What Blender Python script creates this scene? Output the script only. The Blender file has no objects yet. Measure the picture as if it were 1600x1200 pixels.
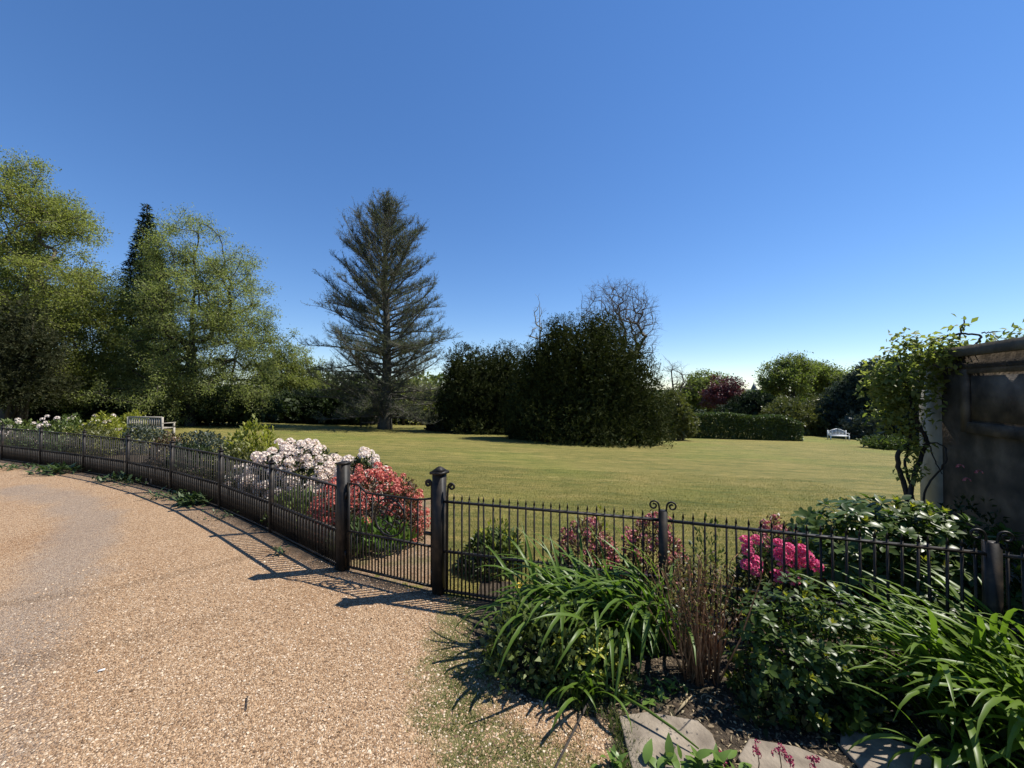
import bpy, math, random
import numpy as np
from mathutils import Matrix, Vector
R = math.radians
rng = np.random.default_rng(7)
random.seed(7)
S = bpy.context.scene
COL = S.collection
# ------------------------------------------------------------------ camera, sky, sun
CAMH = 1.92
cam = bpy.data.objects.new('camera', bpy.data.cameras.new('camera'))
COL.objects.link(cam); S.camera = cam
cam.location = (0, 0, CAMH); cam.rotation_euler = (R(90.8), 0, 0)
cam.data.sensor_width = 36; cam.data.lens = 13.5
cam.data.clip_start = 0.05; cam.data.clip_end = 9000
SUN_EL, SUN_AZ = R(54), math.atan2(0.97, 0.24)      # azimuth measured from +Y towards +X
W = bpy.data.worlds.new('World'); S.world = W; W.use_nodes = True
wn = W.node_tree.nodes; wl = W.node_tree.links
sky = wn.new('ShaderNodeTexSky'); sky.sky_type = 'NISHITA'; sky.sun_disc = False
sky.sun_elevation = SUN_EL; sky.sun_rotation = SUN_AZ
sky.air_density = 0.9; sky.dust_density = 0.0; sky.ozone_density = 5.0; sky.altitude = 0
bg = wn['Background']; bg.inputs['Strength'].default_value = 0.14
hs_ = wn.new('ShaderNodeHueSaturation'); hs_.inputs['Saturation'].default_value = 1.3; hs_.inputs['Hue'].default_value = .509
gm_ = wn.new('ShaderNodeGamma'); gm_.inputs[1].default_value = .78; wl.new(sky.outputs[0], gm_.inputs[0]); wl.new(gm_.outputs[0], hs_.inputs['Color']); wl.new(hs_.outputs[0], bg.inputs[0])
sl = bpy.data.lights.new('sun', 'SUN'); sl.energy = 5.0; sl.angle = R(0.5); sl.color = (1, 0.95, 0.87)
so = bpy.data.objects.new('sun', sl); COL.objects.link(so)
sd = Vector((math.sin(SUN_AZ)*math.cos(SUN_EL), math.cos(SUN_AZ)*math.cos(SUN_EL), math.sin(SUN_EL)))
so.rotation_euler = sd.to_track_quat('Z', 'Y').to_euler(); so.location = (20, 5, 30)
S.view_settings.view_transform = 'Standard'; S.view_settings.look = 'None'
S.view_settings.exposure = 0.72; S.view_settings.gamma = 1.0
S.view_settings.use_curve_mapping = False

# ------------------------------------------------------------------ helpers
def X(u, d): return (u-800)/600*d
def Z(v, d): return CAMH-(v-608)/600*d
def H(x, y):
    x = np.asarray(x, float); y = np.asarray(y, float)
    p = 0.24-0.0407*x-0.062*y
    k = 20.0
    h = -np.logaddexp(0, -p*k)/k
    return -5.2*np.tanh(-h/5.2)
def h1(x, y): return float(H(x, y))
def norm(a): return a/np.maximum(np.linalg.norm(a, axis=-1, keepdims=True), 1e-9)

def raw_mesh(name, V, faces, mat, smooth=False, attrs=None):
    if isinstance(faces, np.ndarray): faces = [faces]
    faces = [np.asarray(f, dtype=np.int32) for f in faces if len(f)]
    V = np.asarray(V, dtype=np.float32)
    me = bpy.data.meshes.new(name)
    idx = np.concatenate([f.ravel() for f in faces])
    tot = np.concatenate([np.full(len(f), f.shape[1], np.int32) for f in faces])
    st = np.concatenate([[0], np.cumsum(tot)[:-1]]).astype(np.int32)
    me.vertices.add(len(V)); me.vertices.foreach_set('co', V.ravel())
    me.loops.add(len(idx)); me.loops.foreach_set('vertex_index', idx)
    me.polygons.add(len(tot)); me.polygons.foreach_set('loop_start', st)
    me.polygons.foreach_set('loop_total', tot)
    if smooth: me.polygons.foreach_set('use_smooth', np.ones(len(tot), bool))
    me.update(calc_edges=True)
    if attrs:
        for k, a in attrs.items():
            at = me.attributes.new(k, 'FLOAT', 'POINT'); at.data.foreach_set('value', np.asarray(a, np.float32))
    if mat: me.materials.append(mat)
    return me
def link(name, me, parent=None, kind=None):
    o = bpy.data.objects.new(name, me); COL.objects.link(o)
    if parent: o.parent = parent
    if kind: o['kind'] = kind
    return o
def mk(name, V, faces, mat, parent=None, smooth=False, kind=None, local=False, attrs=None):
    V = np.asarray(V, float)
    if parent is not None and not local:
        off = Vector(parent.location)
        if parent.parent: off = off+Vector(parent.parent.location)
        V = V-np.array(off)
    return link(name, raw_mesh(name, V, faces, mat, smooth, attrs), parent, kind)
def thing(name, label, cat, loc=(0, 0, 0), rz=0, group=None):
    o = bpy.data.objects.new(name, None); COL.objects.link(o)
    o.location = loc; o.rotation_euler = (0, 0, rz); o.empty_display_size = .1
    o['label'] = label; o['category'] = cat
    if group: o['group'] = group
    return o
def tag(o, label, cat, group=None):
    o['label'] = label; o['category'] = cat
    if group: o['group'] = group
    return o

class MB:
    def __init__(s): s.v = []; s.f4 = []; s.f3 = []; s.n = 0
    def add(s, V, F):
        V = np.asarray(V, float); F = np.asarray(F, int)
        s.v.append(V); (s.f4 if F.shape[1] == 4 else s.f3).append(F+s.n); s.n += len(V); return s
    def box(s, c, size, rz=0, taper=1.0):
        a = np.array([[-1,-1,-1],[1,-1,-1],[1,1,-1],[-1,1,-1],[-1,-1,1],[1,-1,1],[1,1,1],[-1,1,1]], float)*.5
        a[4:, :2] *= taper
        a = a*np.array(size); cs, sn = math.cos(rz), math.sin(rz)
        a = np.stack([a[:,0]*cs-a[:,1]*sn, a[:,0]*sn+a[:,1]*cs, a[:,2]], 1)+np.array(c)
        return s.add(a, [[3,2,1,0],[4,5,6,7],[0,1,5,4],[1,2,6,5],[2,3,7,6],[3,0,4,7]])
    def tube(s, pts, r, n=6):
        P = np.asarray(pts, float); m = len(P)
        r = np.broadcast_to(np.asarray(r, float), (m,))
        T = norm(np.gradient(P, axis=0))
        ref = np.array([0, 0, 1.0]) if abs(T[0, 2]) < .9 else np.array([1.0, 0, 0])
        A = norm(np.cross(T, ref)); 
        for i in range(1, m):
            a = A[i-1]-T[i]*np.dot(A[i-1], T[i]); A[i] = a/max(np.linalg.norm(a), 1e-9)
        B = np.cross(T, A)
        th = np.arange(n)/n*2*math.pi
        V = (P[:,None]+r[:,None,None]*(np.cos(th)[None,:,None]*A[:,None]+np.sin(th)[None,:,None]*B[:,None])).reshape(-1,3)
        i = np.arange(m-1)[:,None]*n; j = np.arange(n)[None]; k = (j+1) % n
        F = np.stack([i+j, i+k, i+n+k, i+n+j], -1).reshape(-1,4)
        s.add(V, F)
        o = s.n
        c0 = s.n; s.v.append(np.stack([P[0], P[-1]])); s.n += 2
        b = c0-m*n
        s.f3.append(np.array([[c0, b+(q+1) % n, b+q] for q in range(n)]+[[c0+1, b+(m-1)*n+q, b+(m-1)*n+(q+1) % n] for q in range(n)]))
        return s
    def frusta(s, P0, P1, R0, R1, n=3):
        m = len(P0)
        if m == 0: return s
        T = norm(P1-P0)
        ref = np.where(np.abs(T[:, 2:3]) < .9, np.array([[0,0,1.0]]), np.array([[1.0,0,0]]))
        A = norm(np.cross(T, ref)); B = np.cross(T, A)
        th = np.arange(n)/n*2*math.pi
        ring = np.cos(th)[None,:,None]*A[:,None]+np.sin(th)[None,:,None]*B[:,None]
        V = np.concatenate([P0[:,None]+R0[:,None,None]*ring, P1[:,None]+R1[:,None,None]*ring], 1).reshape(-1,3)
        i = np.arange(m)[:,None]*2*n; j = np.arange(n)[None]; k = (j+1) % n
        return s.add(V, np.stack([i+j, i+k, i+n+k, i+n+j], -1).reshape(-1,4))
    def leaves(s, P, A, N, L, Wd, bend=0.0):
        A = norm(A); Sd = norm(np.cross(A, N)); Nn = np.cross(Sd, A)
        L = np.broadcast_to(L, (len(P),))[:,None]; Wd = np.broadcast_to(Wd, (len(P),))[:,None]
        b = P; m = P+A*L*.5+Nn*L*.1; t = P+A*L-Nn*L*bend
        V = np.stack([b, m+Sd*Wd*.5, t, m-Sd*Wd*.5], 1).reshape(-1,3)
        return s.add(V, np.arange(len(P)*4).reshape(-1,4))
    def inst(s, TV, TF, M):
        V = np.einsum('nij,vj->nvi', M[:,:3,:3], TV)+M[:,None,:3,3]
        k = len(TV); F = (TF[None]+(np.arange(len(M))*k)[:,None,None]).reshape(-1, TF.shape[1])
        return s.add(V.reshape(-1,3), F)
    def build(s, name, mat, parent=None, smooth=False, kind=None, local=False):
        fs = []
        if s.f4: fs.append(np.concatenate(s.f4))
        if s.f3: fs.append(np.concatenate(s.f3))
        return mk(name, np.concatenate(s.v), fs, mat, parent, smooth, kind, local)

def randdir(n): return norm(rng.normal(size=(n,3)))

# ------------------------------------------------------------------ materials
def nodes(name):
    m = bpy.data.materials.new(name); m.use_nodes = True
    nt = m.node_tree; return m, nt.nodes, nt.links, nt.nodes['Principled BSDF']
def ramp(n, cols, pos=None):
    r = n.new('ShaderNodeValToRGB'); e = r.color_ramp.elements
    pos = pos or [i/(len(cols)-1) for i in range(len(cols))]
    while len(e) < len(cols): e.new(.5)
    for i, c in enumerate(cols): e[i].position = pos[i]; e[i].color = (*c, 1)
    return r
def leafmat(name, cols, rough=.5, trans=.3, spec=.4, tint=None):
    m, n, l, p = nodes(name)
    g = n.new('ShaderNodeNewGeometry'); r = ramp(n, cols); l.new(g.outputs['Random Per Island'], r.inputs[0])
    p.inputs['Roughness'].default_value = rough; p.inputs['Specular IOR Level'].default_value = spec
    l.new(r.outputs[0], p.inputs['Base Color'])
    t = n.new('ShaderNodeBsdfTranslucent')
    mx = n.new('ShaderNodeMixRGB'); mx.blend_type = 'MULTIPLY'; mx.inputs[0].default_value = 1
    mx.inputs[2].default_value = (*(tint or (1.12, 1.25, .65)), 1)
    l.new(r.outputs[0], mx.inputs[1]); l.new(mx.outputs[0], t.inputs[0])
    ms = n.new('ShaderNodeMixShader'); ms.inputs[0].default_value = trans
    l.new(p.outputs[0], ms.inputs[1]); l.new(t.outputs[0], ms.inputs[2])
    l.new(ms.outputs[0], n['Material Output'].inputs[0])
    return m
def noisemat(name, cols, scale=8, rough=.8, bump=.3, bscale=40, metal=0, spec=.4, detail=6, dist=.02, stretch=None):
    m, n, l, p = nodes(name)
    tc = n.new('ShaderNodeTexCoord'); mp = n.new('ShaderNodeMapping'); l.new(tc.outputs['Object'], mp.inputs[0])
    if stretch: mp.inputs['Scale'].default_value = stretch
    a = n.new('ShaderNodeTexNoise'); a.inputs['Scale'].default_value = scale; a.inputs['Detail'].default_value = detail
    l.new(mp.outputs[0], a.inputs[0]); r = ramp(n, cols, [.3+.4*i/(len(cols)-1) for i in range(len(cols))])
    l.new(a.outputs[0], r.inputs[0]); l.new(r.outputs[0], p.inputs['Base Color'])
    b = n.new('ShaderNodeTexNoise'); b.inputs['Scale'].default_value = bscale; b.inputs['Detail'].default_value = 5
    l.new(mp.outputs[0], b.inputs[0])
    bp = n.new('ShaderNodeBump'); bp.inputs['Strength'].default_value = bump; bp.inputs['Distance'].default_value = dist
    l.new(b.outputs[0], bp.inputs['Height']); l.new(bp.outputs[0], p.inputs['Normal'])
    p.inputs['Roughness'].default_value = rough; p.inputs['Metallic'].default_value = metal
    p.inputs['Specular IOR Level'].default_value = spec
    return m
M = {}
M['iron'] = noisemat('iron', [(.006,.005,.004),(.014,.0115,.009),(.04,.029,.019)], 14, .55, .25, 120, spec=.28, dist=.002)
M['bark'] = noisemat('bark', [(.03,.024,.018),(.07,.055,.04),(.12,.10,.075)], 6, .9, .6, 14, dist=.05, stretch=(1,1,.3))
M['bark_dark'] = noisemat('bark_dark', [(.02,.016,.013),(.05,.04,.032)], 6, .9, .5, 14, dist=.05, stretch=(1,1,.3))
M['bark_cedar'] = noisemat('bark_cedar', [(.055,.05,.042),(.10,.093,.075)], 6, .9, .5, 14, dist=.05)
M['bark_pale'] = noisemat('bark_pale', [(.16,.14,.10),(.25,.22,.16)], 6, .9, .3, 14)
M['brown_stem'] = noisemat('brown_stem', [(.13,.06,.03),(.26,.135,.065),(.34,.21,.11)], 30, .75, .3, 60, dist=.004)
M['willow_a'] = leafmat('willow_a', [(.14,.16,.048),(.22,.235,.07),(.31,.32,.11)], .6, .58, .2)
M['willow_b'] = leafmat('willow_b', [(.15,.175,.068),(.22,.245,.095),(.31,.325,.145)], .6, .58, .2)
M['young'] = leafmat('young', [(.14,.165,.045),(.20,.22,.065),(.27,.28,.10)], .55, .5, .2)
M['sycamore'] = leafmat('sycamore', [(.08,.11,.025),(.14,.17,.042),(.20,.22,.07)], .55, .45, .2)
M['conifer'] = leafmat('conifer', [(.012,.02,.012),(.022,.034,.018),(.035,.05,.025)], .75, .15, .12)
M['bluecon'] = leafmat('bluecon', [(.02,.032,.025),(.04,.058,.045),(.06,.08,.06)], .75, .15, .12)
M['redcon'] = leafmat('redcon', [(.016,.022,.009),(.03,.034,.014),(.045,.045,.02)], .75, .15, .12)
M['needle'] = leafmat('needle', [(.06,.075,.033),(.10,.118,.052),(.145,.16,.078)], .7, .25, .15)
M['yew'] = leafmat('yew', [(.016,.022,.006),(.03,.038,.010),(.06,.066,.018)], .75, .15, .08)
M['yew_b'] = leafmat('yew_b', [(.017,.023,.008),(.03,.038,.012),(.05,.057,.018)], .75, .15, .08)
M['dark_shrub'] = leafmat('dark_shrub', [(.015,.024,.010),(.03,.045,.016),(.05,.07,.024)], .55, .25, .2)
M['mid_shrub'] = leafmat('mid_shrub', [(.05,.075,.018),(.085,.115,.028),(.135,.165,.042)], .45, .25)
M['yellow_shrub'] = leafmat('yellow_shrub', [(.13,.15,.02),(.22,.23,.03),(.30,.29,.05)], .45, .35)
M['olive_shrub'] = leafmat('olive_shrub', [(.06,.07,.02),(.10,.105,.03),(.14,.14,.045)], .5, .28)
M['purple'] = leafmat('purple', [(.06,.018,.022),(.10,.03,.034),(.14,.05,.05)], .5, .2, tint=(1.3,.7,.8))
M['grey_shrub'] = leafmat('grey_shrub', [(.04,.055,.035),(.07,.085,.06),(.11,.125,.09)], .4, .2)
M['hedge'] = leafmat('hedge', [(.03,.05,.012),(.06,.085,.02),(.10,.13,.03)], .45, .25)
M['bronze'] = leafmat('bronze', [(.07,.04,.022),(.12,.065,.035),(.075,.075,.03)], .45, .2)
M['strap'] = leafmat('strap', [(.055,.105,.014),(.085,.145,.02),(.125,.185,.028)], .4, .42, .3)
M['strap_b'] = leafmat('strap_b', [(.07,.125,.016),(.105,.17,.022),(.15,.215,.034)], .4, .42, .3)
M['glossy'] = leafmat('glossy', [(.035,.066,.012),(.058,.095,.017),(.09,.13,.024)], .38, .36, .3)
M['glossy_new'] = leafmat('glossy_new', [(.22,.24,.02),(.30,.30,.03),(.36,.33,.04)], .35, .35, .5)
M['leaf_fresh'] = leafmat('leaf_fresh', [(.06,.12,.02),(.10,.17,.03),(.14,.20,.045)], .4, .3)
M['weed'] = leafmat('weed', [(.035,.06,.02),(.06,.095,.03),(.10,.13,.05)], .5, .25)
M['grassblade'] = leafmat('grassblade', [(.10,.115,.024),(.175,.16,.04),(.26,.215,.07)], .55, .3)
M['mossblade'] = leafmat('mossblade', [(.05,.08,.015),(.09,.12,.025),(.16,.16,.05)], .55, .25)
M['white_fl'] = leafmat('white_fl', [(.84,.72,.64),(.89,.82,.73),(.92,.88,.79)], .6, .5, .2, tint=(1,.93,.92))
M['coral_fl'] = leafmat('coral_fl', [(.45,.10,.09),(.66,.22,.17),(.72,.36,.27)], .6, .45, tint=(1.1,.8,.8))
M['pink_fl'] = leafmat('pink_fl', [(.62,.06,.20),(.80,.16,.34),(.84,.34,.48)], .6, .45, tint=(1.1,.8,.9))
M['rose_fl'] = leafmat('rose_fl', [(.36,.08,.10),(.50,.15,.17),(.58,.28,.25)], .5, .25, tint=(1.1,.8,.8))
M['crimson_fl'] = leafmat('crimson_fl', [(.22,.015,.05),(.33,.03,.09),(.42,.06,.13)], .5, .2, tint=(1.1,.7,.8))
M['yellow_fl'] = leafmat('yellow_fl', [(.65,.42,.02),(.7,.5,.04)], .5, .25)
M['teak'] = noisemat('teak', [(.20,.175,.14),(.30,.27,.22),(.38,.35,.29)], 20, .8, .2, 60, dist=.003)
M['white_paint'] = noisemat('white_paint', [(.66,.66,.64),(.78,.78,.76)], 6, .5, .05, 60, dist=.002)
M['dark_wood'] = noisemat('dark_wood', [(.03,.026,.02),(.06,.05,.04)], 12, .8, .2, 60, dist=.003)
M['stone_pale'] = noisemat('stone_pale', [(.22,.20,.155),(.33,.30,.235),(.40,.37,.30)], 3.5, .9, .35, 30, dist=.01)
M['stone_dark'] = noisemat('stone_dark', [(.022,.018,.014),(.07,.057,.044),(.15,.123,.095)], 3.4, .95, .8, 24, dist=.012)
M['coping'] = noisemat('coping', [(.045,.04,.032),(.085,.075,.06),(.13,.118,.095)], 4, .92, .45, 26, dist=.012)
M['slab'] = noisemat('slab', [(.11,.088,.066),(.20,.165,.125),(.28,.235,.18)], 7, .92, .6, 60, dist=.008)
M['far_stone'] = noisemat('far_stone', [(.10,.11,.12),(.16,.17,.18)], 1, .9, .1, 5)
M['paper'] = noisemat('paper', [(.7,.7,.68),(.8,.8,.78)], 30, .7, .2, 60, dist=.002)
M['mulch'] = noisemat('mulch', [(.02,.016,.012),(.045,.036,.027)], 8, .95, .6, 30, dist=.04)
M['dry'] = leafmat('dry', [(.22,.16,.08),(.34,.26,.15),(.42,.36,.22)], .7, .2, tint=(1,1,.8))

def ground_material(name, kind):
    m, n, l, p = nodes(name)
    tc = n.new('ShaderNodeTexCoord'); co = tc.outputs['Object']
    def noise(s, d=5, rough=.6, vec=None):
        a = n.new('ShaderNodeTexNoise'); a.inputs['Scale'].default_value = s; a.inputs['Detail'].default_value = d
        a.inputs['Roughness'].default_value = rough; l.new(vec or co, a.inputs[0]); return a.outputs[0]
    def mix(f, a, b, bt='MIX'):
        x = n.new('ShaderNodeMixRGB'); x.blend_type = bt
        for i, q in ((0, f), (1, a), (2, b)):
            if hasattr(q, 'links'): l.new(q, x.inputs[i])
            else: x.inputs[i].default_value = q if i == 0 else (*q, 1)
        return x.outputs[0]
    def math_(op, a, b=0.0):
        x = n.new('ShaderNodeMath'); x.operation = op
        for i, q in ((0, a), (1, b)):
            if hasattr(q, 'links'): l.new(q, x.inputs[i])
            else: x.inputs[i].default_value = q
        return x.outputs[0]
    def rng_(v, a, b):
        x = n.new('ShaderNodeMapRange'); x.interpolation_type = 'SMOOTHSTEP'
        l.new(v, x.inputs[0]); x.inputs[1].default_value = a; x.inputs[2].default_value = b; return x.outputs[0]
    def attr(k):
        a = n.new('ShaderNodeAttribute'); a.attribute_name = k; return a.outputs['Fac']
    def vor(s):
        v = n.new('ShaderNodeTexVoronoi'); v.inputs['Scale'].default_value = s; l.new(co, v.inputs[0]); return v
    v1 = vor(115); 
    sep = n.new('ShaderNodeSeparateColor'); l.new(v1.outputs['Color'], sep.inputs[0])
    grav = ramp(n, [(.095,.060,.035),(.235,.152,.09),(.33,.225,.136),(.41,.298,.19),(.53,.44,.335)], [0,.25,.5,.78,1])
    l.new(sep.outputs[0], grav.inputs[0])
    v2 = vor(38); sep2 = n.new('ShaderNodeSeparateColor'); l.new(v2.outputs['Color'], sep2.inputs[0])
    gcol = mix(math_('MULTIPLY', sep2.outputs[1], .22), grav.outputs[0], (.26,.165,.09))
    gcol = mix(1.0, gcol, (1.05,.98,.90), 'MULTIPLY')
    gcol = mix(rng_(noise(.7, 4), .45, .75), gcol, mix(1.0, gcol, (.86,.80,.74), 'MULTIPLY'))
    soil = ramp(n, [(.03,.022,.015),(.065,.048,.032),(.13,.10,.07)], [.3,.5,.75]); l.new(noise(22, 8, .7), soil.inputs[0])
    bumpsrc = v1.outputs['Distance']; bd = .012; bs = .8
    if kind == 'drive':
        wr = rng_(math_('ADD', attr('wear'), math_('MULTIPLY', math_('SUBTRACT', noise(1.6, 8), .5), 1.5)), .2, 1.0)
        grey = ramp(n, [(.09,.078,.068),(.155,.137,.12),(.23,.205,.18),(.32,.29,.25)]); l.new(sep.outputs[2], grey.inputs[0])
        c = mix(math_('MULTIPLY', wr, .45), gcol, grey.outputs[0])
        dk = rng_(math_('ADD', attr('track'), math_('MULTIPLY', math_('SUBTRACT', noise(2.6, 8), .5), 1.6)), .45, .95)
        c = mix(math_('MULTIPLY', dk, .38), c, mix(1.0, c, (.50,.47,.44), 'MULTIPLY'))
        ms = rng_(math_('ADD', attr('moss'), math_('MULTIPLY', math_('SUBTRACT', noise(5, 7, .7), .5), 1.5)), .5, .95)
        mossc = ramp(n, [(.045,.055,.014),(.10,.105,.03),(.17,.14,.06)]); l.new(noise(60, 3), mossc.inputs[0])
        c = mix(math_('MULTIPLY', ms, .85), c, mossc.outputs[0])
        ed = rng_(math_('ADD', attr('edge'), math_('MULTIPLY', math_('SUBTRACT', noise(6, 7, .7), .5), .9)), .55, 1.0)
        c = mix(math_('MULTIPLY', ed, .85), c, soil.outputs[0])
    elif kind == 'path':
        c = mix(.35, gcol, soil.outputs[0])
        ms = rng_(noise(4, 6), .45, .65); c = mix(math_('MULTIPLY', ms, .5), c, (.09,.10,.03))
    elif kind == 'bed':
        c = mix(rng_(noise(14, 6), .52, .72), soil.outputs[0], (.10,.075,.048))
        ms = rng_(noise(3, 6), .5, .68); c = mix(math_('MULTIPLY', ms, .5), c, (.05,.06,.018))
        bumpsrc = noise(30, 8, .75); bd = .05; bs = .9
    else:
        st = n.new('ShaderNodeMapping'); st.inputs['Rotation'].default_value = (0, 0, .25); st.inputs['Scale'].default_value = (.35, 1.6, 1)
        l.new(co, st.inputs[0])
        a = ramp(n, [(.088,.096,.02),(.145,.134,.031),(.205,.172,.048),(.29,.228,.088)], [.28,.45,.6,.78])
        l.new(noise(1.1, 8, .68, st.outputs[0]), a.inputs[0])
        fine = ramp(n, [(.35,.4,.3),(1,1,1),(1.6,1.5,1.45)], [.3,.5,.72]); l.new(noise(55, 4, .7), fine.inputs[0])
        c = mix(1.0, a.outputs[0], fine.outputs[0], 'MULTIPLY')
        mid = ramp(n, [(.58,.68,.5),(1,1,1),(1.32,1.2,1.2)], [.35,.5,.66]); l.new(noise(6, 5, .65, st.outputs[0]), mid.inputs[0])
        c = mix(1.0, c, mid.outputs[0], 'MULTIPLY')
        c = mix(rng_(noise(.12, 4), .45, .65), c, mix(1.0, c, (.86,1.0,.78), 'MULTIPLY'))
        far = attr('far'); c = mix(far, c, (.045,.06,.02))
        bumpsrc = noise(70, 5, .75); bd = .05; bs = .8
    l.new(c, p.inputs['Base Color']); p.inputs['Roughness'].default_value = .9; p.inputs['Specular IOR Level'].default_value = .25
    bp = n.new('ShaderNodeBump'); bp.inputs['Strength'].default_value = bs; bp.inputs['Distance'].default_value = bd
    if kind in ('drive', 'path'): bp.invert = True
    l.new(bumpsrc, bp.inputs['Height']); l.new(bp.outputs[0], p.inputs['Normal'])
    return m

# ------------------------------------------------------------------ ground
FL = np.array([(-20.2,12.3),(-18,11.85),(-15.9,11.2),(-13.9,10.5),(-11.9,9.72),(-9.95,8.95),(-8.16,8.18),(-6.45,7.30),(-4.75,6.28),(-3.27,5.24),(-1.82,4.16)])
GP1 = np.array([-.695, 3.69])
FR = np.array([(-.695,3.69),(1.24,3.17),(3.13,2.52),(4.9,1.75)])
EDGE = [(-.695,3.66),(-.34,3.56),(-.33,3.1),(-.2,2.72),(.06,2.46),(.38,2.32),(.56,2.26),(.5,1.5),(.5,-4)]
drive_poly = [(-26,13.2)]+[tuple(p) for p in FL]+EDGE+[(-26,-4)]
bed_poly = EDGE[1:]+[(9,-4),(9,1.2),(4.9,2.2),(3.2,3.0),(1.3,3.62),(-.3,4.0)]
nrm = np.array([.55,.83])
lb = [tuple(p+nrm*2.1) for p in FL[:-2]]
left_bed = [tuple(p) for p in FL]+[(-2.0,4.9),(-1.75,5.9),(-2.3,7.2)]+lb[::-1]
path_poly = [(-1.82,4.16),(-.695,3.69),(-.78,4.6),(-1.05,5.9),(-1.3,7.2),(-1.75,7.3),(-1.62,5.9),(-1.9,4.9)]
def inpoly(px, py, poly):
    poly = np.array(poly); inside = np.zeros(px.shape, bool); j = len(poly)-1
    for i in range(len(poly)):
        xi, yi = poly[i]; xj, yj = poly[j]
        c = ((yi > py) != (yj > py)) & (px < (xj-xi)*(py-yi)/(yj-yi+1e-12)+xi)
        inside ^= c; j = i
    return inside
def dline(px, py, pts):
    D = np.full(px.shape, 1e9)
    for (x0, y0), (x1, y1) in zip(pts[:-1], pts[1:]):
        dx, dy = x1-x0, y1-y0; t = np.clip(((px-x0)*dx+(py-y0)*dy)/(dx*dx+dy*dy), 0, 1)
        D = np.minimum(D, np.hypot(px-x0-t*dx, py-y0-t*dy))
    return D
def axis(lo, a, b, hi, fine, g=1.18):
    mid = np.arange(a, b+1e-6, fine); r = []; x = b; s = fine
    while x < hi: s *= g; x += s; r.append(x)
    q = []; x = a; s = fine
    while x > lo: s *= g; x -= s; q.append(x)
    return np.concatenate([q[::-1], mid, r])
gx = axis(-5000, -16, 5, 5000, .055); gy = axis(-60, .8, 13, 7000, .055)
GX, GY = np.meshgrid(gx, gy); nxg, nyg = len(gx), len(gy)
GZ = H(GX, GY)
cls = np.zeros((nyg-1, nxg-1), int)
jx = rng.normal(0, .02, (nyg-1, nxg-1)); jy = rng.normal(0, .02, (nyg-1, nxg-1))
cx = (GX[:-1,:-1]+GX[1:,1:])/2+jx; cy = (GY[:-1,:-1]+GY[1:,1:])/2+jy
cls[inpoly(cx, cy, left_bed)] = 2; cls[inpoly(cx, cy, bed_poly)] = 2
cls[inpoly(cx, cy, path_poly)] = 3; cls[inpoly(cx, cy, drive_poly)] = 1
base_i = (np.arange(nyg-1)[:,None]*nxg+np.arange(nxg-1)[None])
QUAD = np.stack([base_i, base_i+1, base_i+nxg+1, base_i+nxg], -1)
allV = np.stack([GX, GY, GZ], -1).reshape(-1,3)
fx, fy = GX.ravel(), GY.ravel()
near = (np.abs(fx) < 30) & (fy < 16) & (fy > -5)
def fld(fn, dflt=0.0):
    o = np.full(fx.shape, dflt); o[near] = fn(fx[near], fy[near]); return o
sm = lambda t: np.clip(t, 0, 1)**2*(3-2*np.clip(t, 0, 1))
A_wear = fld(lambda x, y: np.maximum(sm(1.0-dline(x, y, [(-9.6,7.5),(-7.5,6.6),(-6.2,5.7),(-5.3,4.75),(-4.4,3.7),(-3.7,2.94),(-3.1,2.1),(-2.9,1.5)])/.7), .6*sm(1.1-dline(x, y, [(-4.2,2.9),(-3.0,2.2),(-2.2,1.5)])/.55)))
A_track = fld(lambda x, y: np.maximum(sm(1-dline(x, y, [(-4.9,3.35),(-3.9,3.7),(-3.3,4.2),(-2.9,4.6)])/.22), .9*sm(1-dline(x, y, [(-3.7,2.6),(-2.9,3.0),(-2.5,3.3)])/.3)))
A_moss = fld(lambda x, y: np.maximum(sm(1.05-dline(x, y, [(-.35,3.5),(-.42,2.9),(-.36,2.4),(-.15,2.05),(.2,1.9),(.4,1.6)])/.55), 0))
A_edge = fld(lambda x, y: np.maximum(sm(1.0-dline(x, y, [tuple(p) for p in FL]+[(-.695,3.66),(-.34,3.56)])/.38), .75*sm(1-dline(x, y, EDGE[1:])/.16)))
A_far = sm((np.hypot(fx, fy)-75)/60)
ATTR = {'wear': A_wear, 'track': A_track, 'moss': A_moss, 'edge': A_edge, 'far': A_far}
def sheet(name, k, mat, attrs):
    q = QUAD[cls == k]; used, inv = np.unique(q, return_inverse=True)
    o = mk(name, allV[used], inv.reshape(-1,4), mat, attrs={a: ATTR[a][used] for a in attrs}, smooth=True)
    o['kind'] = 'structure'; return o
sheet('lawn', 0, ground_material('lawn', 'lawn'), ['far'])
sheet('gravel_drive', 1, ground_material('gravel', 'drive'), ['wear','track','moss','edge'])
sheet('flower_bed', 2, ground_material('soil', 'bed'), [])
sheet('garden_path', 3, ground_material('path', 'path'), [])

# loose pebbles lying on the near drive
def scatter(n, x0, x1, y0, y1, polys_in, wfun=None):
    x = rng.uniform(x0, x1, n); y = rng.uniform(y0, y1, n)
    k = np.zeros(n, bool)
    for p in polys_in: k |= inpoly(x, y, p)
    k &= np.abs(x) < y*1.42+.2
    if wfun is not None: k &= rng.random(n) < wfun(x, y)
    return x[k], y[k]
OV = np.array([(1,0,0),(.3,.95,0),(-.8,.6,0),(-.8,-.6,0),(.3,-.95,0),(.1,.1,.8),(0,0,-.6)], float)
OF = np.array([(0,1,5),(1,2,5),(2,3,5),(3,4,5),(4,0,5)])
px, py = scatter(85000, -4.6, .7, 1.75, 4.4, [drive_poly], lambda x, y: np.clip((5.0-y)/2.6, 0, 1)*(1-.75*sm(1.15-dline(x, y, [(-4.9,3.9),(-4.2,2.9),(-4.0,1.8)])/.9)))
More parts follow.
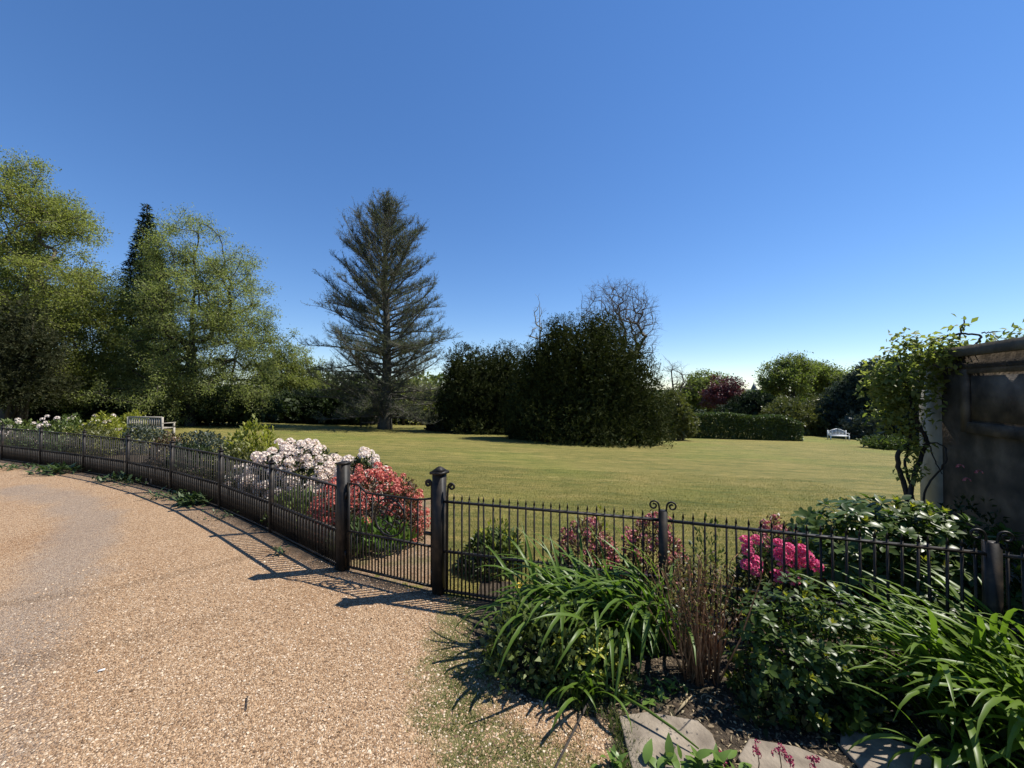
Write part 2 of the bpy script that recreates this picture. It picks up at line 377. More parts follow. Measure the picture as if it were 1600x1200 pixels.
def rotm(n, tilt=.5):
    a = rng.uniform(0, 2*math.pi, n); M_ = np.zeros((n,4,4)); c, s_ = np.cos(a), np.sin(a)
    tx = rng.normal(0, tilt, n)
    M_[:,0,0] = c; M_[:,0,1] = -s_*np.cos(tx); M_[:,0,2] = s_*np.sin(tx)
    M_[:,1,0] = s_; M_[:,1,1] = c*np.cos(tx); M_[:,1,2] = -c*np.sin(tx)
    M_[:,2,1] = np.sin(tx); M_[:,2,2] = np.cos(tx); M_[:,3,3] = 1
    return M_
mm = rotm(len(px), .35); sc = rng.lognormal(math.log(.0052), .32, len(px))
sc3 = np.stack([sc, sc*rng.uniform(.6,1,len(px)), sc*rng.uniform(.5,.9,len(px))], 1)
mm[:,:3,:3] *= sc3[:,None,:]
mm[:,0,3] = px; mm[:,1,3] = py; mm[:,2,3] = H(px, py)+.001
M['pebble'] = leafmat('pebble', [(.088,.054,.031),(.225,.138,.075),(.32,.207,.118),(.405,.283,.172),(.54,.45,.34)], .8, 0.0, .3)
b = MB().inst(OV, OF, mm); o = b.build('gravel', M['pebble'], kind='stuff')
tag(o, 'loose tan gravel pebbles lying on the drive', 'gravel')

def blades(n, x0, x1, y0, y1, polys, hgt, wid, mat, name, label, wfun=None, exclude=()):
    x = rng.uniform(x0, x1, n); y = rng.uniform(y0, y1, n); k = np.abs(x) < y*1.42+.3
    if polys is not None:
        q = np.zeros(n, bool)
        for p in polys: q |= inpoly(x, y, p)
        k &= q
    for p in exclude: k &= ~inpoly(x, y, p)
    if wfun is not None: k &= rng.random(n) < wfun(x, y)
    x, y = x[k], y[k]; m = len(x)
    hh = hgt*rng.uniform(.5,1.3,m); a = rng.uniform(0, 2*math.pi, m); ln = rng.normal(0,.45,(m,2))*hh[:,None]
    P = np.stack([x, y, H(x, y)-.003], 1); sd = np.stack([np.cos(a), np.sin(a), 0*a], 1)*wid/2
    T = P+np.concatenate([ln, hh[:,None]], 1)
    V = np.stack([P-sd, P+sd, T], 1).reshape(-1,3)
    o = mk(name, V, np.arange(3*m).reshape(-1,3), mat, kind='stuff'); tag(o, label, 'grass'); return o
NOT_LAWN = [drive_poly, bed_poly, left_bed, path_poly]
blades(230000, -3.5, 9, 3.0, 12, None, .03, .006, M['grassblade'], 'lawn_grass', 'short mown yellowish grass of the lawn behind the railings',
       lambda x, y: np.clip(1.25-(y-3)/8.5, 0, 1), NOT_LAWN)
blades(42000, -.95, .7, 1.8, 3.8, [drive_poly], .022, .005, M['mossblade'], 'verge_grass', 'sparse moss and grass creeping over the gravel edge by the bed',
       lambda x, y: sm(1.0-dline(x, y, [(-.33,3.5),(-.38,2.9),(-.3,2.35),(-.1,2.05),(.3,1.95),(.5,1.6)])/.42)*.9*(np.sin(x*23+y*9)+np.sin(y*31-x*7) > -.5))
blades(9000, .1, 1.3, 1.85, 2.5, [bed_poly], .05, .006, M['mossblade'], 'edge_grass', 'low grass and weeds growing between bed and stone slab',
       lambda x, y: sm(1.0-dline(x, y, [(.1,2.45),(.4,2.3),(.56,2.2),(.55,1.8)])/.22))
# clods, chips and dead leaf bits lying on the bare soil
px, py = scatter(26000, -.4, 3.4, 1.75, 3.2, [bed_poly]); k = len(px)
mm = rotm(k, .5); sc = rng.lognormal(math.log(.006), .5, k); mm[:,:3,:3] *= np.stack([sc, sc*.8, sc*.6], 1)[:,None,:]
mm[:,0,3] = px; mm[:,1,3] = py; mm[:,2,3] = H(px, py)+.001
M['clod'] = leafmat('clod', [(.03,.022,.015),(.06,.044,.03),(.10,.075,.05),(.22,.17,.11)], .9, 0.0, .1)
tag(MB().inst(OV, OF, mm).build('soil_crumbs', M['clod'], kind='stuff'), 'loose soil crumbs and chips on the flower bed', 'soil')
m_ = 900; x_ = rng.uniform(.2,3.0,m_); y_ = rng.uniform(1.85,2.7,m_); q_ = inpoly(x_, y_, bed_poly); x_, y_ = x_[q_], y_[q_]; a_ = rng.uniform(0,6.28,len(x_))
o = MB().leaves(np.stack([x_,y_,H(x_,y_)+.008],1), np.stack([np.cos(a_),np.sin(a_),rng.normal(0,.15,len(x_))],1), np.array([[0,0,1.0]])+randdir(len(x_))*.3, rng.uniform(.02,.06,len(x_)), rng.uniform(.004,.015,len(x_))).build('leaf_litter', M['dry'], kind='stuff')
tag(o, 'dry leaf litter scattered on the soil of the bed', 'leaf litter')
# ------------------------------------------------------------------ paving slabs
sp = bpy.data.objects.new('stone_path', None); COL.objects.link(sp); sp['kind'] = 'structure'; sp.location = (1.2,1.9,0)
import bmesh
def slab(poly, z, name='paving_slab'):
    z = min(h1(x, max(y, 1.6)) for x, y in poly)-.02
    bm = bmesh.new(); vs = [bm.verts.new((x-1.2, y-1.9, z)) for x, y in poly]; f = bm.faces.new(vs)
    if f.normal.z < 0: f.normal_flip()
    r = bmesh.ops.extrude_face_region(bm, geom=[f])
    for v in r['geom']:
        if isinstance(v, bmesh.types.BMVert): v.co.z += .05
    bmesh.ops.recalc_face_normals(bm, faces=bm.faces)
    bmesh.ops.bevel(bm, geom=[e for e in bm.edges], offset=.008, segments=2, affect='EDGES', profile=.5)
    me = bpy.data.meshes.new(name); bm.to_mesh(me); bm.free(); me.materials.append(M['slab']); link(name, me, sp)
slab([(.57,1.45),(.60,1.9),(.625,2.27),(.80,2.30),(1.07,2.24),(1.11,2.15),(1.06,1.9),(1.08,1.45)], -.043)
slab([(1.16,1.5),(1.17,2.02),(1.30,2.13),(1.52,2.08),(1.68,1.98),(1.70,1.5)], -.045)
slab([(1.78,1.5),(1.77,2.1),(1.86,2.2),(2.05,2.16),(2.3,1.98),(2.32,1.5)], -.05)

# ------------------------------------------------------------------ railings
def seg_ang(a, b): return math.atan2(b[1]-a[1], b[0]-a[0])
def picket_mesh(name, h, w, tip):
    b = MB(); b.box((0,0,h/2), (w,w,h))
    if tip > 0: b.box((0,0,h+tip/2+.0005), (w*1.25,w*1.25,tip), 0, .08)
    return raw_mesh(name, np.concatenate(b.v), np.concatenate(b.f4), M['iron'])
PK = picket_mesh('picket', .905, .013, .045); PKL = picket_mesh('picket', .86, .0125, 0); SPK = picket_mesh('short_picket', .42, .011, .022)
SPKL = picket_mesh('short_picket', .40, .0115, 0)
def spiral(c, dirx, r0, turns=1.35, n=26, up=.06):
    t = np.linspace(0, 1, n); a = math.pi-2*math.pi*turns*t; r = r0*(1-.72*t)
    pts = np.stack([c[0]+dirx*(r0+r*np.cos(a)-0), c[1]+0*t, c[2]+r*np.sin(a)], 1)
    return pts
def fence_run(name, label, pts, spiked, n_per, ornate):
    p0 = pts[0]; t = thing(name, label, 'fence', (p0[0], p0[1], 0)); O = np.array([p0[0], p0[1], 0])
    rest = MB(); items = []
    for i in range(len(pts)-1):
        a, b_ = np.array(pts[i]), np.array(pts[i+1]); L = np.linalg.norm(b_-a); ang = seg_ang(a, b_); u = (b_-a)/L
        za, zb = max(h1(*a), -.025), max(h1(*b_), -.025)
        mid = (a+b_)/2; zm = (za+zb)/2; 
        for hgt, th in ((.87, .016), (.40, .014), (.03, .014)):
            r = MB(); q0 = np.array([*(a-O[:2]), za+hgt]); q1 = np.array([*(b_-O[:2]), zb+hgt])
            s_ = np.array([-u[1], u[0], 0])*.017; k = np.array([0,0,th/2])
            V = np.array([q0-s_-k, q0+s_-k, q0+s_+k, q0-s_+k, q1-s_-k, q1+s_-k, q1+s_+k, q1-s_+k])
            r.add(V, [[0,1,2,3],[7,6,5,4],[0,4,5,1],[1,5,6,2],[2,6,7,3],[3,7,4,0]]).build('rail', M['iron'], t, local=True)
        for k in range(1, n_per):
            f = k/n_per; q = a+u*L*f; items.append((0, q[0], q[1], za+(zb-za)*f, ang))
        for k in range(n_per):
            f = (k+.5)/n_per; q = a+u*L*f; items.append((1, q[0], q[1], za+(zb-za)*f, ang))
    for kind in (0, 1):
        L_ = sorted([i for i in items if i[0] == kind], key=lambda i: i[1]**2+i[2]**2)
        me = (PK if spiked else PKL) if kind == 0 else (SPK if spiked else SPKL)
        for j, (_, x, y, z, ang) in enumerate(L_):
            if j < 290:
                o = link('picket' if kind == 0 else 'short_picket', me, t)
                o.location = (x-O[0], y-O[1], z); o.rotation_euler = (random.gauss(0,.004), random.gauss(0,.006), ang)
            else: rest.box((x-O[0], y-O[1], z+.21), (.0115,.0115,.42), ang)
    if rest.v: rest.build('short_picket_row', M['iron'], t, local=True, kind='stuff')
    for i, p in enumerate(pts):
        if i not in ornate: continue
        ang = seg_ang(pts[max(i-1,0)], pts[min(i+1,len(pts)-1)]); z = max(h1(*p), -.025); x, y = p[0]-O[0], p[1]-O[1]
        if ornate[i] == 'scroll':
            po = MB().box((x,y,z+.45), (.068,.06,1.0), ang).build('post', M['iron'], t, local=True)
            for s_ in (-1, 1):
                c = MB(); L0 = np.array([[s_*.026,0,.85],[s_*.026,0,.95],[s_*.03,0,.985]]); sp_ = spiral((s_*.03,0,.988), s_, .04)
                pp = np.concatenate([L0, sp_[1:]]); cs, sn = math.cos(ang), math.sin(ang)
                pw = np.stack([x+pp[:,0]*cs, y+pp[:,0]*sn, z+pp[:,2]], 1); c.tube(pw, .0075, 6).build('scroll', M['iron'], po, smooth=True, local=True)
        else:
            po = MB().box((x,y,z+.44), (.052,.052,.98), ang).build('post', M['iron'], t, local=True)
            f = MB().box((x,y,z+.942), (.07,.07,.022), ang)
            cs, sn = math.cos(ang), math.sin(ang)
            for dx, hh in ((-.022,.05), (0,.078), (.022,.05)):
                f.box((x+dx*cs, y+dx*sn, z+.953+hh/2), (.018,.022,hh), ang, .15)
            f.build('finial', M['iron'], po, local=True)
    return t
fence_run('iron_railing', 'long curving black iron railing without spikes, bordering drive and flower border', [tuple(p) for p in FL], False, 24, {i: 'plain' for i in range(len(FL)-1)})
fr = fence_run('iron_railing', 'black spike-topped iron railing with scroll posts between gate and stone wall', [tuple(p) for p in FR], True, 26, {1: 'scroll', 2: 'scroll', 3: 'scroll'})
# end bar with scroll next to the gate post
def dirpts(pp, base, ang):
    cs, sn = math.cos(ang), math.sin(ang); return np.stack([base[0]+pp[:,0]*cs-pp[:,1]*sn, base[1]+pp[:,0]*sn+pp[:,1]*cs, base[2]+pp[:,2]], 1)
ar = seg_ang(FR[0], FR[1])
pp = np.concatenate([[[.085,0,.02],[.085,0,.5],[.085,0,.93],[.09,0,.99]], spiral((.09,0,.995), 1, .036)[1:]])
MB().tube(dirpts(pp, (0,0,0), ar), .010, 6).build('end_bar', M['iron'], fr, smooth=True, local=True)
# gate posts and gate
G0 = np.array(FL[-1]); G1 = GP1; ag = seg_ang(G0, G1); GL = np.linalg.norm(G1-G0)
def gate_post(p, label, hgt, cap):
    t = thing('gate_post', label, 'gate post', (p[0], p[1], h1(*p)), ag)
    MB().box((0,0,hgt/2-.04), (.098,.098,hgt+.08)).build('shaft', M['iron'], t, local=True)
    c = MB()
    if cap: c.box((0,0,hgt+.014), (.135,.135,.024)).box((0,0,hgt+.048), (.118,.118,.042), 0, .2)
    else: c.box((0,0,hgt+.01), (.112,.112,.018))
    c.build('cap', M['iron'], t, local=True)
    k = MB(); s_ = -1 if cap else 1
    for hh in (.18, .80): k.box((s_*.058,-.02,hh), (.02,.03,.07))
    k.build('hinge_bracket', M['iron'], t, local=True)
    return t
gate_post(G0, 'tall square black iron gate post at the end of the curving railing', 1.13, False)
gate_post(G1, 'tall square black iron gate post with pyramid cap beside the spiked railing', 1.13, True)
gt = thing('garden_gate', 'black iron garden gate with scrollwork ring, standing closed', 'gate', (G0[0], G0[1], h1(*G0)), ag)
gl = MB
x0, x1 = .075, GL-.085
def gb(name, pts, r, n=6, smooth=True): return MB().tube(np.array(pts, float), r, n).build(name, M['iron'], gt, smooth=smooth, local=True)
def gbox(name, c, s_): return MB().box(c, s_).build(name, M['iron'], gt, local=True)
gbox('stile', (x0,0,.47), (.03,.022,.93)); 
pp = np.concatenate([[[x1,0,.03],[x1,0,.5],[x1,0,.97],[x1-.003,0,1.02]], spiral((x1-.005,0,1.022), -1, .036)[1:]])
gb('stile', pp, .012)
gbox('rail', ((x0+x1)/2,0,.04), (x1-x0,.025,.018)); gbox('rail', ((x0+x1)/2,0,.42), (x1-x0,.025,.016))
tt = np.linspace(0,1,9); sw = np.stack([x0+.11+tt*.16, 0*tt, .925-.075*(3*tt**2-2*tt**3)], 1)
topc = np.concatenate([[[x0,0,.925]], sw, [[x1-.18,0,.85],[x1-.14,0,.855],[x1,0,.88]]])
gb('top_rail', topc, .011)
def toph(x): return float(np.interp(x, topc[:,0], topc[:,2]))
ccx, ccz, cr = (x0+x1)/2+.02, .635, .19
nb = 13
for k in range(1, nb*2):
    x = x0+(x1-x0)*k/(nb*2)
    if k % 2 == 0:
        if abs(x-ccx) < cr-.01:
            dz = math.sqrt(cr*cr-(x-ccx)**2)
            gbox('bar', (x,0,(.03+.42)/2), (.0115,.0115,.39))
            if toph(x)-(ccz+dz) > .02: gbox('bar', (x,0,(toph(x)+ccz+dz)/2), (.0115,.0115,toph(x)-ccz-dz))
        else: gbox('bar', (x,0,(.03+toph(x))/2), (.0115,.0115,toph(x)-.03))
    else: gbox('bar', (x,0,(.03+.43)/2), (.0105,.0105,.40))
th = np.linspace(0, 2*math.pi, 41); gb('ring', np.stack([ccx+cr*np.cos(th), 0*th, ccz+cr*np.sin(th)], 1), .0105)
for q in range(4):
    a0 = q*math.pi/2+.4
    for s_ in (-1, 1):
        t_ = np.linspace(0,1,20); ang = a0+s_*(.35+2*math.pi*1.1*t_); rr = .062*(1-.75*t_)
        cc = np.array([ccx+.105*math.cos(a0+s_*.42), ccz+.105*math.sin(a0+s_*.42)])
        gb('scroll', np.stack([cc[0]+rr*np.cos(ang), 0*t_, cc[1]+rr*np.sin(ang)], 1), .0075, 5)
gbox('latch', (x1-.03,-.022,.55), (.09,.018,.03))
# stakes at the foot of the curving railing
for u, v, hh, lab in ((231,757,.16,'pair'), (238,758,.16,'pair'), (397,812,.13,'one')):
    d = 1152/(v-608); x = X(u, d)
    o = MB().box((0,0,hh/2-.02), (.05 if lab == 'pair' else .025,.02,hh), .5, .75).box((0,0,.03), (.07,.04,.03), .5, .9).build('metal_stake', M['iron'])
    o.location = (x, d, h1(x, d)+.012)
    if lab == 'pair': tag(o, 'short flat black stake, one of a pair below the curving railing', 'stake', 'paired stakes by the railing')
    else: tag(o, 'single thin black stake standing at the railing foot', 'stake')

# ------------------------------------------------------------------ stone wall on the right
WA = np.array([6.38,5.98]); wd = np.array([-.406,-.914]); wn_ = np.array([-.914,.406])
wz = h1(*WA)
wt = thing('garden_wall', 'tall dark stone garden wall with recessed panel and pale end pier', 'wall', (WA[0], WA[1], wz-.1), math.atan2(wd[1], wd[0]))
def wb(name, x0, x1, y0, y1, z0, z1, mat, par=None):
    return MB().box(((x0+x1)/2,(y0+y1)/2,(z0+z1)/2), (x1-x0,y1-y0,z1-z0)).build(name, M[mat], par or wt, local=True)
# local x runs towards the camera along the wall, local +y points away from the visible face (-y = face)
side = -1 if (np.array([-wd[1], wd[0]]) @ wn_) < 0 else 1
TOP = 2.48-(wz-.1)
def wbb(name, x0, x1, f0, f1, z0, z1, mat, par=None):      # f measured outward from the face
    a, c = side*f0, side*f1
    return wb(name, x0, x1, min(a,c), max(a,c), z0, z1, mat, par)
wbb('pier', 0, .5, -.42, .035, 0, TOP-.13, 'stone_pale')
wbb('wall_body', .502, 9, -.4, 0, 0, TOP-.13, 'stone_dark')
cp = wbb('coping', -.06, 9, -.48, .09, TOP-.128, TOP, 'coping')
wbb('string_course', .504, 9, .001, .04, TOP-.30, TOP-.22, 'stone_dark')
for i in range(4):
    xa = 1.12+i*1.75
    zl, zh = 1.62-(wz-.1)-.12, 2.02-(wz-.1)+.1
    wbb('panel_frame', xa-.14, xa, .001, .04, zl-.14, zh+.14, 'stone_dark'); wbb('panel_frame', xa+1.4, xa+1.54, .001, .04, zl-.14, zh+.14, 'stone_dark')
    wbb('panel_frame', xa+.002, xa+1.398, .001, .04, zh, zh+.138, 'stone_dark'); wbb('panel_frame', xa+.002, xa+1.398, .001, .04, zl-.138, zl, 'stone_dark')
    wbb('panel', xa+.03, xa+1.37, .001, .014, zl+.03, zh-.03, 'stone_dark')
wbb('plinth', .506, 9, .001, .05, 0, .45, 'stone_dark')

# ------------------------------------------------------------------ trees
def E(u, v, d, ru, rv, rd=None):
    s_ = d/600; return (np.array([X(u,d), d, Z(v,d)]), np.array([ru*s_, (rd if rd else ru)*s_, rv*s_]))
def sample(ells, n, bias=.5):
    vol = np.array([e[1].prod() for e in ells]); vol = vol**.8; k = rng.choice(len(ells), n, p=vol/vol.sum())
    C = np.array([e[0] for e in ells])[k]; Rr = np.array([e[1] for e in ells])[k]
    return C+randdir(n)*(rng.random((n,1))**(bias/1.5))*Rr, C, Rr
def skeleton(trunk, tips, step=.7, up=.6):
    P = [np.array(p, float) for p in trunk]; par = [-1]+list(range(len(trunk)-1))
    arr = np.zeros((len(trunk)+len(tips)*14, 3)); arr[:len(P)] = P; dr = np.zeros_like(arr)
    for i in range(len(P)): dr[i] = norm(P[i]-P[max(i-1,0)]) if i else norm(P[1]-P[0])
    n = len(P); ends = []
    c = np.array(trunk[len(trunk)//2]); order = np.argsort(np.linalg.norm(tips-c, axis=1))
    first = max(1, int(len(trunk)*.25))
    for t in tips[order]:
        D = t-arr[first:n]; L = np.linalg.norm(D, axis=1)+1e-6
        cs = (D*dr[first:n]).sum(1)/L
        cost = L*(1+.5*(1-cs))+up*np.maximum(0, arr[first:n,2]-t[2]+.25*L)
        j = first+int(np.argmin(cost)); L = np.linalg.norm(t-arr[j]); k = int(min(12, max(1, math.ceil(L/step))))
        ctrl = arr[j]+dr[j]*L*.35+(t-arr[j])*.15; prev = j
        for q in range(1, k+1):
            f = q/k; p = (1-f)**2*arr[j]+2*f*(1-f)*ctrl+f*f*t
            if q < k: p = p+rng.normal(0, .04*step, 3)
            arr[n] = p; dr[n] = norm(p-arr[prev]); par.append(prev); prev = n; n += 1
        ends.append(prev)
    arr = arr[:n]; cnt = np.zeros(n)
    cnt[ends] += 1
    par = np.array(par)
    for i in range(n-1, 0, -1): cnt[par[i]] += cnt[i]
    return arr, par, np.maximum(cnt, 1), dr[:n], np.array(ends)
def tree(name, label, ells, trunk_px, d, leafmat_, bark, ntips, nleaf, L, Wd, sig, rt=.012, cat='tree', group=None, base_r=None, bias=.8, droop=0., up=.6, twigs=4, twl=.5, step=.7, pw=.46):
    u0, v_top = trunk_px[0], trunk_px[1]; ut = trunk_px[2] if len(trunk_px) > 2 else u0
    x0 = X(u0, d); z0 = h1(x0, d); t = thing(name, label, cat, (x0, d, z0), 0, group)
    zt = Z(v_top, d); n = 10; f = np.linspace(0, 1, n)
    tr = np.stack([x0+(X(ut,d)-x0)*f**1.3+rng.normal(0,.05,n)*f, d+rng.normal(0,.08,n)*f, z0-.15+(zt-z0+.15)*f], 1)
    tips, _, _ = sample(ells, ntips, bias); tips[:,2] = np.maximum(tips[:,2], z0+.5)
    arr, par, cnt, dr, ends = skeleton(tr, tips, step, up)
    r = rt*cnt**pw
    if base_r: r *= base_r/r[0]
    r = np.maximum(r, rt*.8)
    i = np.arange(1, len(arr)); big = r[i] > .05
    b = MB(); R0 = np.minimum(r[par[i]], r[i]*1.6); b.frusta(arr[par[i]][big], arr[i][big], R0[big], r[i][big], 7)
    b.frusta(arr[par[i]][~big], arr[i][~big], R0[~big], r[i][~big], 4)
    tw_p = []
    if twigs:
        src = np.repeat(ends, twigs); dv = norm(dr[src]+rng.normal(0,.75,(len(src),3))+np.array([0,0,.15-droop])); 
        ln = twl*rng.uniform(.5,1.2,len(src)); e1 = arr[src]+dv*ln[:,None]; 
        b.frusta(arr[src], e1, np.full(len(src), rt*.75), np.full(len(src), rt*.3), 3)
        dv2 = norm(dv+rng.normal(0,.5,dv.shape)); m1 = arr[src]+dv*(ln*.5)[:,None]; e2 = m1+dv2*(ln*.7)[:,None]
        b.frusta(m1, e2, np.full(len(src), rt*.6), np.full(len(src), rt*.25), 3); tw_p = (arr[src], e1, m1, e2)
    b.build('trunk', M[bark], t, smooth=True)
    if nleaf:
        k = rng.integers(0, len(ends), nleaf)
        if twigs and nleaf:
            q = rng.integers(0, len(tw_p[0]), nleaf); f = rng.random((nleaf,1)); h_ = rng.random(nleaf) < .5
            P = np.where(h_[:,None], tw_p[0][q]+(tw_p[1]-tw_p[0])[q]*f, tw_p[2][q]+(tw_p[3]-tw_p[2])[q]*f)
        else: P = arr[ends[k]]
        P = P+rng.normal(0, sig, (nleaf,3))*np.array([1,1,.8])
        P[:,2] = np.maximum(P[:,2], z0+.1)
        A = norm(rng.normal(size=(nleaf,3))+np.array([0,0,-.3-droop])); N = norm(rng.normal(size=(nleaf,3))*.7+np.array([0,0,1]))
        s_ = rng.uniform(.6,1.35,nleaf)
        MB().leaves(P, A, N, L*s_, Wd*s_, .1).build('crown', leafmat_, t)
    return t
g_l = 'tall leafy trees at the left edge of the lawn'
tree('broadleaf_tree', 'tallest yellow-green tree with open upper branches, above the dark brownish conifer',
     [E(35,330,23,70,85), E(100,345,23,46,34), E(85,500,23,88,105), E(10,490,23,80,125), E(135,465,23,46,72), E(60,590,23,85,48), E(-75,430,23,95,170), E(120,580,23,60,50)],
     (15,420,40), 23, M['willow_a'], 'bark', 900, 225000, .12, .05, .22, base_r=.4, droop=.25, twl=.8)
tree('broadleaf_tree', 'grey-green airy tree with visible trunk standing behind the wooden bench',
     [E(290,395,25,52,75), E(330,500,25,85,95), E(240,560,25,65,85), E(388,510,25,42,70), E(300,600,25,115,48), E(395,590,25,40,50), E(250,450,25,45,65), E(350,420,25,42,55)],
     (298,400,300), 25, M['willow_b'], 'bark_dark', 640, 140000, .12, .045, .2, base_r=.33, droop=.2, twl=.75)
tree('young_tree', 'slender pale green tree between grey-green tree and cedar', [E(440,560,42,26,46), E(438,600,42,30,40)], (440,540), 42, M['young'], 'bark', 130, 17000, .2, .09, .25, base_r=.16, twl=.9)
tree('young_tree', 'small pale green tree almost touching the cedar branches', [E(470,590,44,26,50), E(490,610,44,22,35)], (472,560), 44, M['young'], 'bark', 120, 13000, .2, .09, .25, base_r=.16, twl=.9)
tree('bare_tree', 'leafless dark tree with dense twigs rising behind the yew', [E(962,485,38,60,54,50), E(1000,520,38,30,50)], (985,545,975), 38, None, 'bark', 640, 0, 0, 0, 0, rt=.011, base_r=.25, twigs=4, twl=.75, bias=.75, step=1.1, up=.3)
tree('bare_sapling', 'pale leafless sapling poking above the dark evergreens', [E(843,492,33,10,32), E(835,520,33,16,14)], (843,472), 33, None, 'bark_pale', 26, 0, 0, 0, 0, rt=.014, base_r=.09, twigs=2, twl=.5)
tree('bare_sapling', 'thin grey leafless branches between the yew and the round green tree', [E(1062,600,32,16,26), E(1050,575,32,10,20)], (1052,590), 32, None, 'bark', 60, 0, 0, 0, 0, rt=.011, base_r=.1, twigs=3, twl=.7)
tree('sycamore_tree', 'round fresh green tree with bare forked limbs, beyond the white bench', [E(1232,592,62,38,34), E(1245,575,62,26,20), E(1208,606,62,12,16)], (1238,580,1240), 62, M['sycamore'], 'bark_dark', 170, 15000, .30, .17, .36, rt=.03, base_r=.5, twl=1.0, bias=.6)
tree('sycamore_tree', 'broad fresh green tree next to the tree with forked limbs', [E(1290,598,64,40,30), E(1275,582,64,24,18), E(1312,605,64,22,26)], (1282,590), 64, M['sycamore'], 'bark_dark', 170, 17000, .30, .17, .36, rt=.03, base_r=.45, twl=1.0, bias=.6)
tree('round_tree', 'dense rounded green tree behind the purple-leaved tree', [E(1103,612,66,42,30), E(1080,622,66,30,25), E(1135,622,66,20,20)], (1108,610), 66, M['sycamore'], 'bark_dark', 160, 26000, .32, .18, .4, rt=.03, base_r=.4)
tree('purple_tree', 'purple-leaved tree beyond the clipped hedge', [E(1132,612,56,26,26), E(1120,622,56,24,16)], (1132,610), 56, M['purple'], 'bark_dark', 120, 13000, .24, .14, .28, rt=.025, base_r=.25)

# the cedar
def cedar():
    d, u0 = 30, 602; x0 = X(u0, d); z0 = h1(x0, d); zt = Z(322, d); Ht = zt-z0
    t = thing('cedar_tree', 'tall dark cedar with upswept sparse branches standing alone on the lawn', 'tree', (x0, d, z0))
    n = 24; f = np.linspace(0,1,n); tp = np.stack([x0+.12*np.sin(f*5), d+0*f, z0-.2+(Ht+.2)*f], 1)
    rr = .42*(1-f)**.9+.03; rr[0] = .62; rr[1] = .48
    b = MB().tube(tp, rr, 10)
    hs = np.array([0,.08,.16,.28,.46,.56,.64,.75,.88,.96,1.0]); ws = np.array([4.6,5.4,5.5,5.2,4.6,4.2,3.8,3.0,2.1,1.2,.4])
    N1 = 175; segs = []; tw = []
    for i in range(N1):
        hf = .05+.93*((i+.5)/N1)**1.12; az = i*2.39996+rng.normal(0,.3)
        elv = R(np.interp(hf, [0,.25,.6,1], [-3,13,31,58])+rng.normal(0,9))
        L = np.interp(hf, hs, ws)*rng.uniform(.72,1.12)/max(.55, math.cos(elv)); L = min(L, 7.5)
        p = np.array([x0, d, z0+hf*Ht-math.sin(elv)*L*.35]); p[2] = max(p[2], z0+.8)
        dirv = np.array([math.cos(az)*math.cos(elv), math.sin(az)*math.cos(elv), math.sin(elv)])
        k = 10; pts = [p]
        for q in range(k):
            dirv = norm(dirv+rng.normal(0,.07,3)+np.array([0,0,.025 if q > 5 else -.01])); pts.append(pts[-1]+dirv*L/k)
        pts = np.array(pts); r0 = .013*L*(1.15-hf*.4)+.012; rad = r0*(1-np.linspace(0,1,k+1))**.8+.010
        segs.append((pts[:-1], pts[1:], rad[:-1], rad[1:]))
        ns = int(6+L*6.5)
        for q in range(ns):
            f_ = .18+.82*rng.random(); j = min(k-1, int(f_*k)); pp = pts[j]+(pts[j+1]-pts[j])*(f_*k-j)
            dd = norm(pts[j+1]-pts[j]); sd_ = norm(np.cross(dd, [0,0,1]))*rng.choice([-1,1])
            ll = (.45+.34*L*(1-f_*.7))*rng.uniform(.4,1.1); ll = min(ll, 2.3)
            tw.append((pp, norm(dd*.6+sd_*rng.uniform(.1,1.2)+np.array([0,0,rng.uniform(-.1,.85)])), ll))
    for s_ in segs: b.frusta(*s_, n=5)
    P = np.array([q[0] for q in tw]); D = np.array([q[1] for q in tw]); L = np.array([q[2] for q in tw])
    D2 = norm(D+rng.normal(0,.15,D.shape)+np.array([0,0,.12])); mid = P+D*(L*.5)[:,None]; end = mid+D2*(L*.5)[:,None]
    b.frusta(P, mid, np.full(len(P),.016), np.full(len(P),.011), 3); b.frusta(mid, end, np.full(len(P),.011), np.full(len(P),.005), 3)
    k = 6; src = np.repeat(np.arange(len(P)), k); f_ = rng.random(len(src))
    bp = np.where((f_ < .5)[:,None], P[src]+(mid-P)[src]*(f_*2)[:,None], mid[src]+(end-mid)[src]*(f_*2-1)[:,None])
    dd = norm(D[src]+rng.normal(0,.55,(len(src),3))+np.array([0,0,.25])); ll = rng.uniform(.15,.5,len(src)); be = bp+dd*ll[:,None]
    b.frusta(bp, be, np.full(len(src),.008), np.full(len(src),.004), 3)
    b.build('trunk', M['bark_cedar'], t, smooth=True)
    m = 150000; s2 = rng.integers(0, len(src), m); f2 = rng.random((m,1)); NP = bp[s2]+(be-bp)[s2]*f2+rng.normal(0,.035,(m,3))
    A = norm(dd[s2]+rng.normal(0,.8,(m,3))+np.array([0,0,.3]))
    MB().leaves(NP, A, randdir(m), rng.uniform(.06,.16,m), rng.uniform(.016,.032,m)).build('crown', M['needle'], t)
cedar()

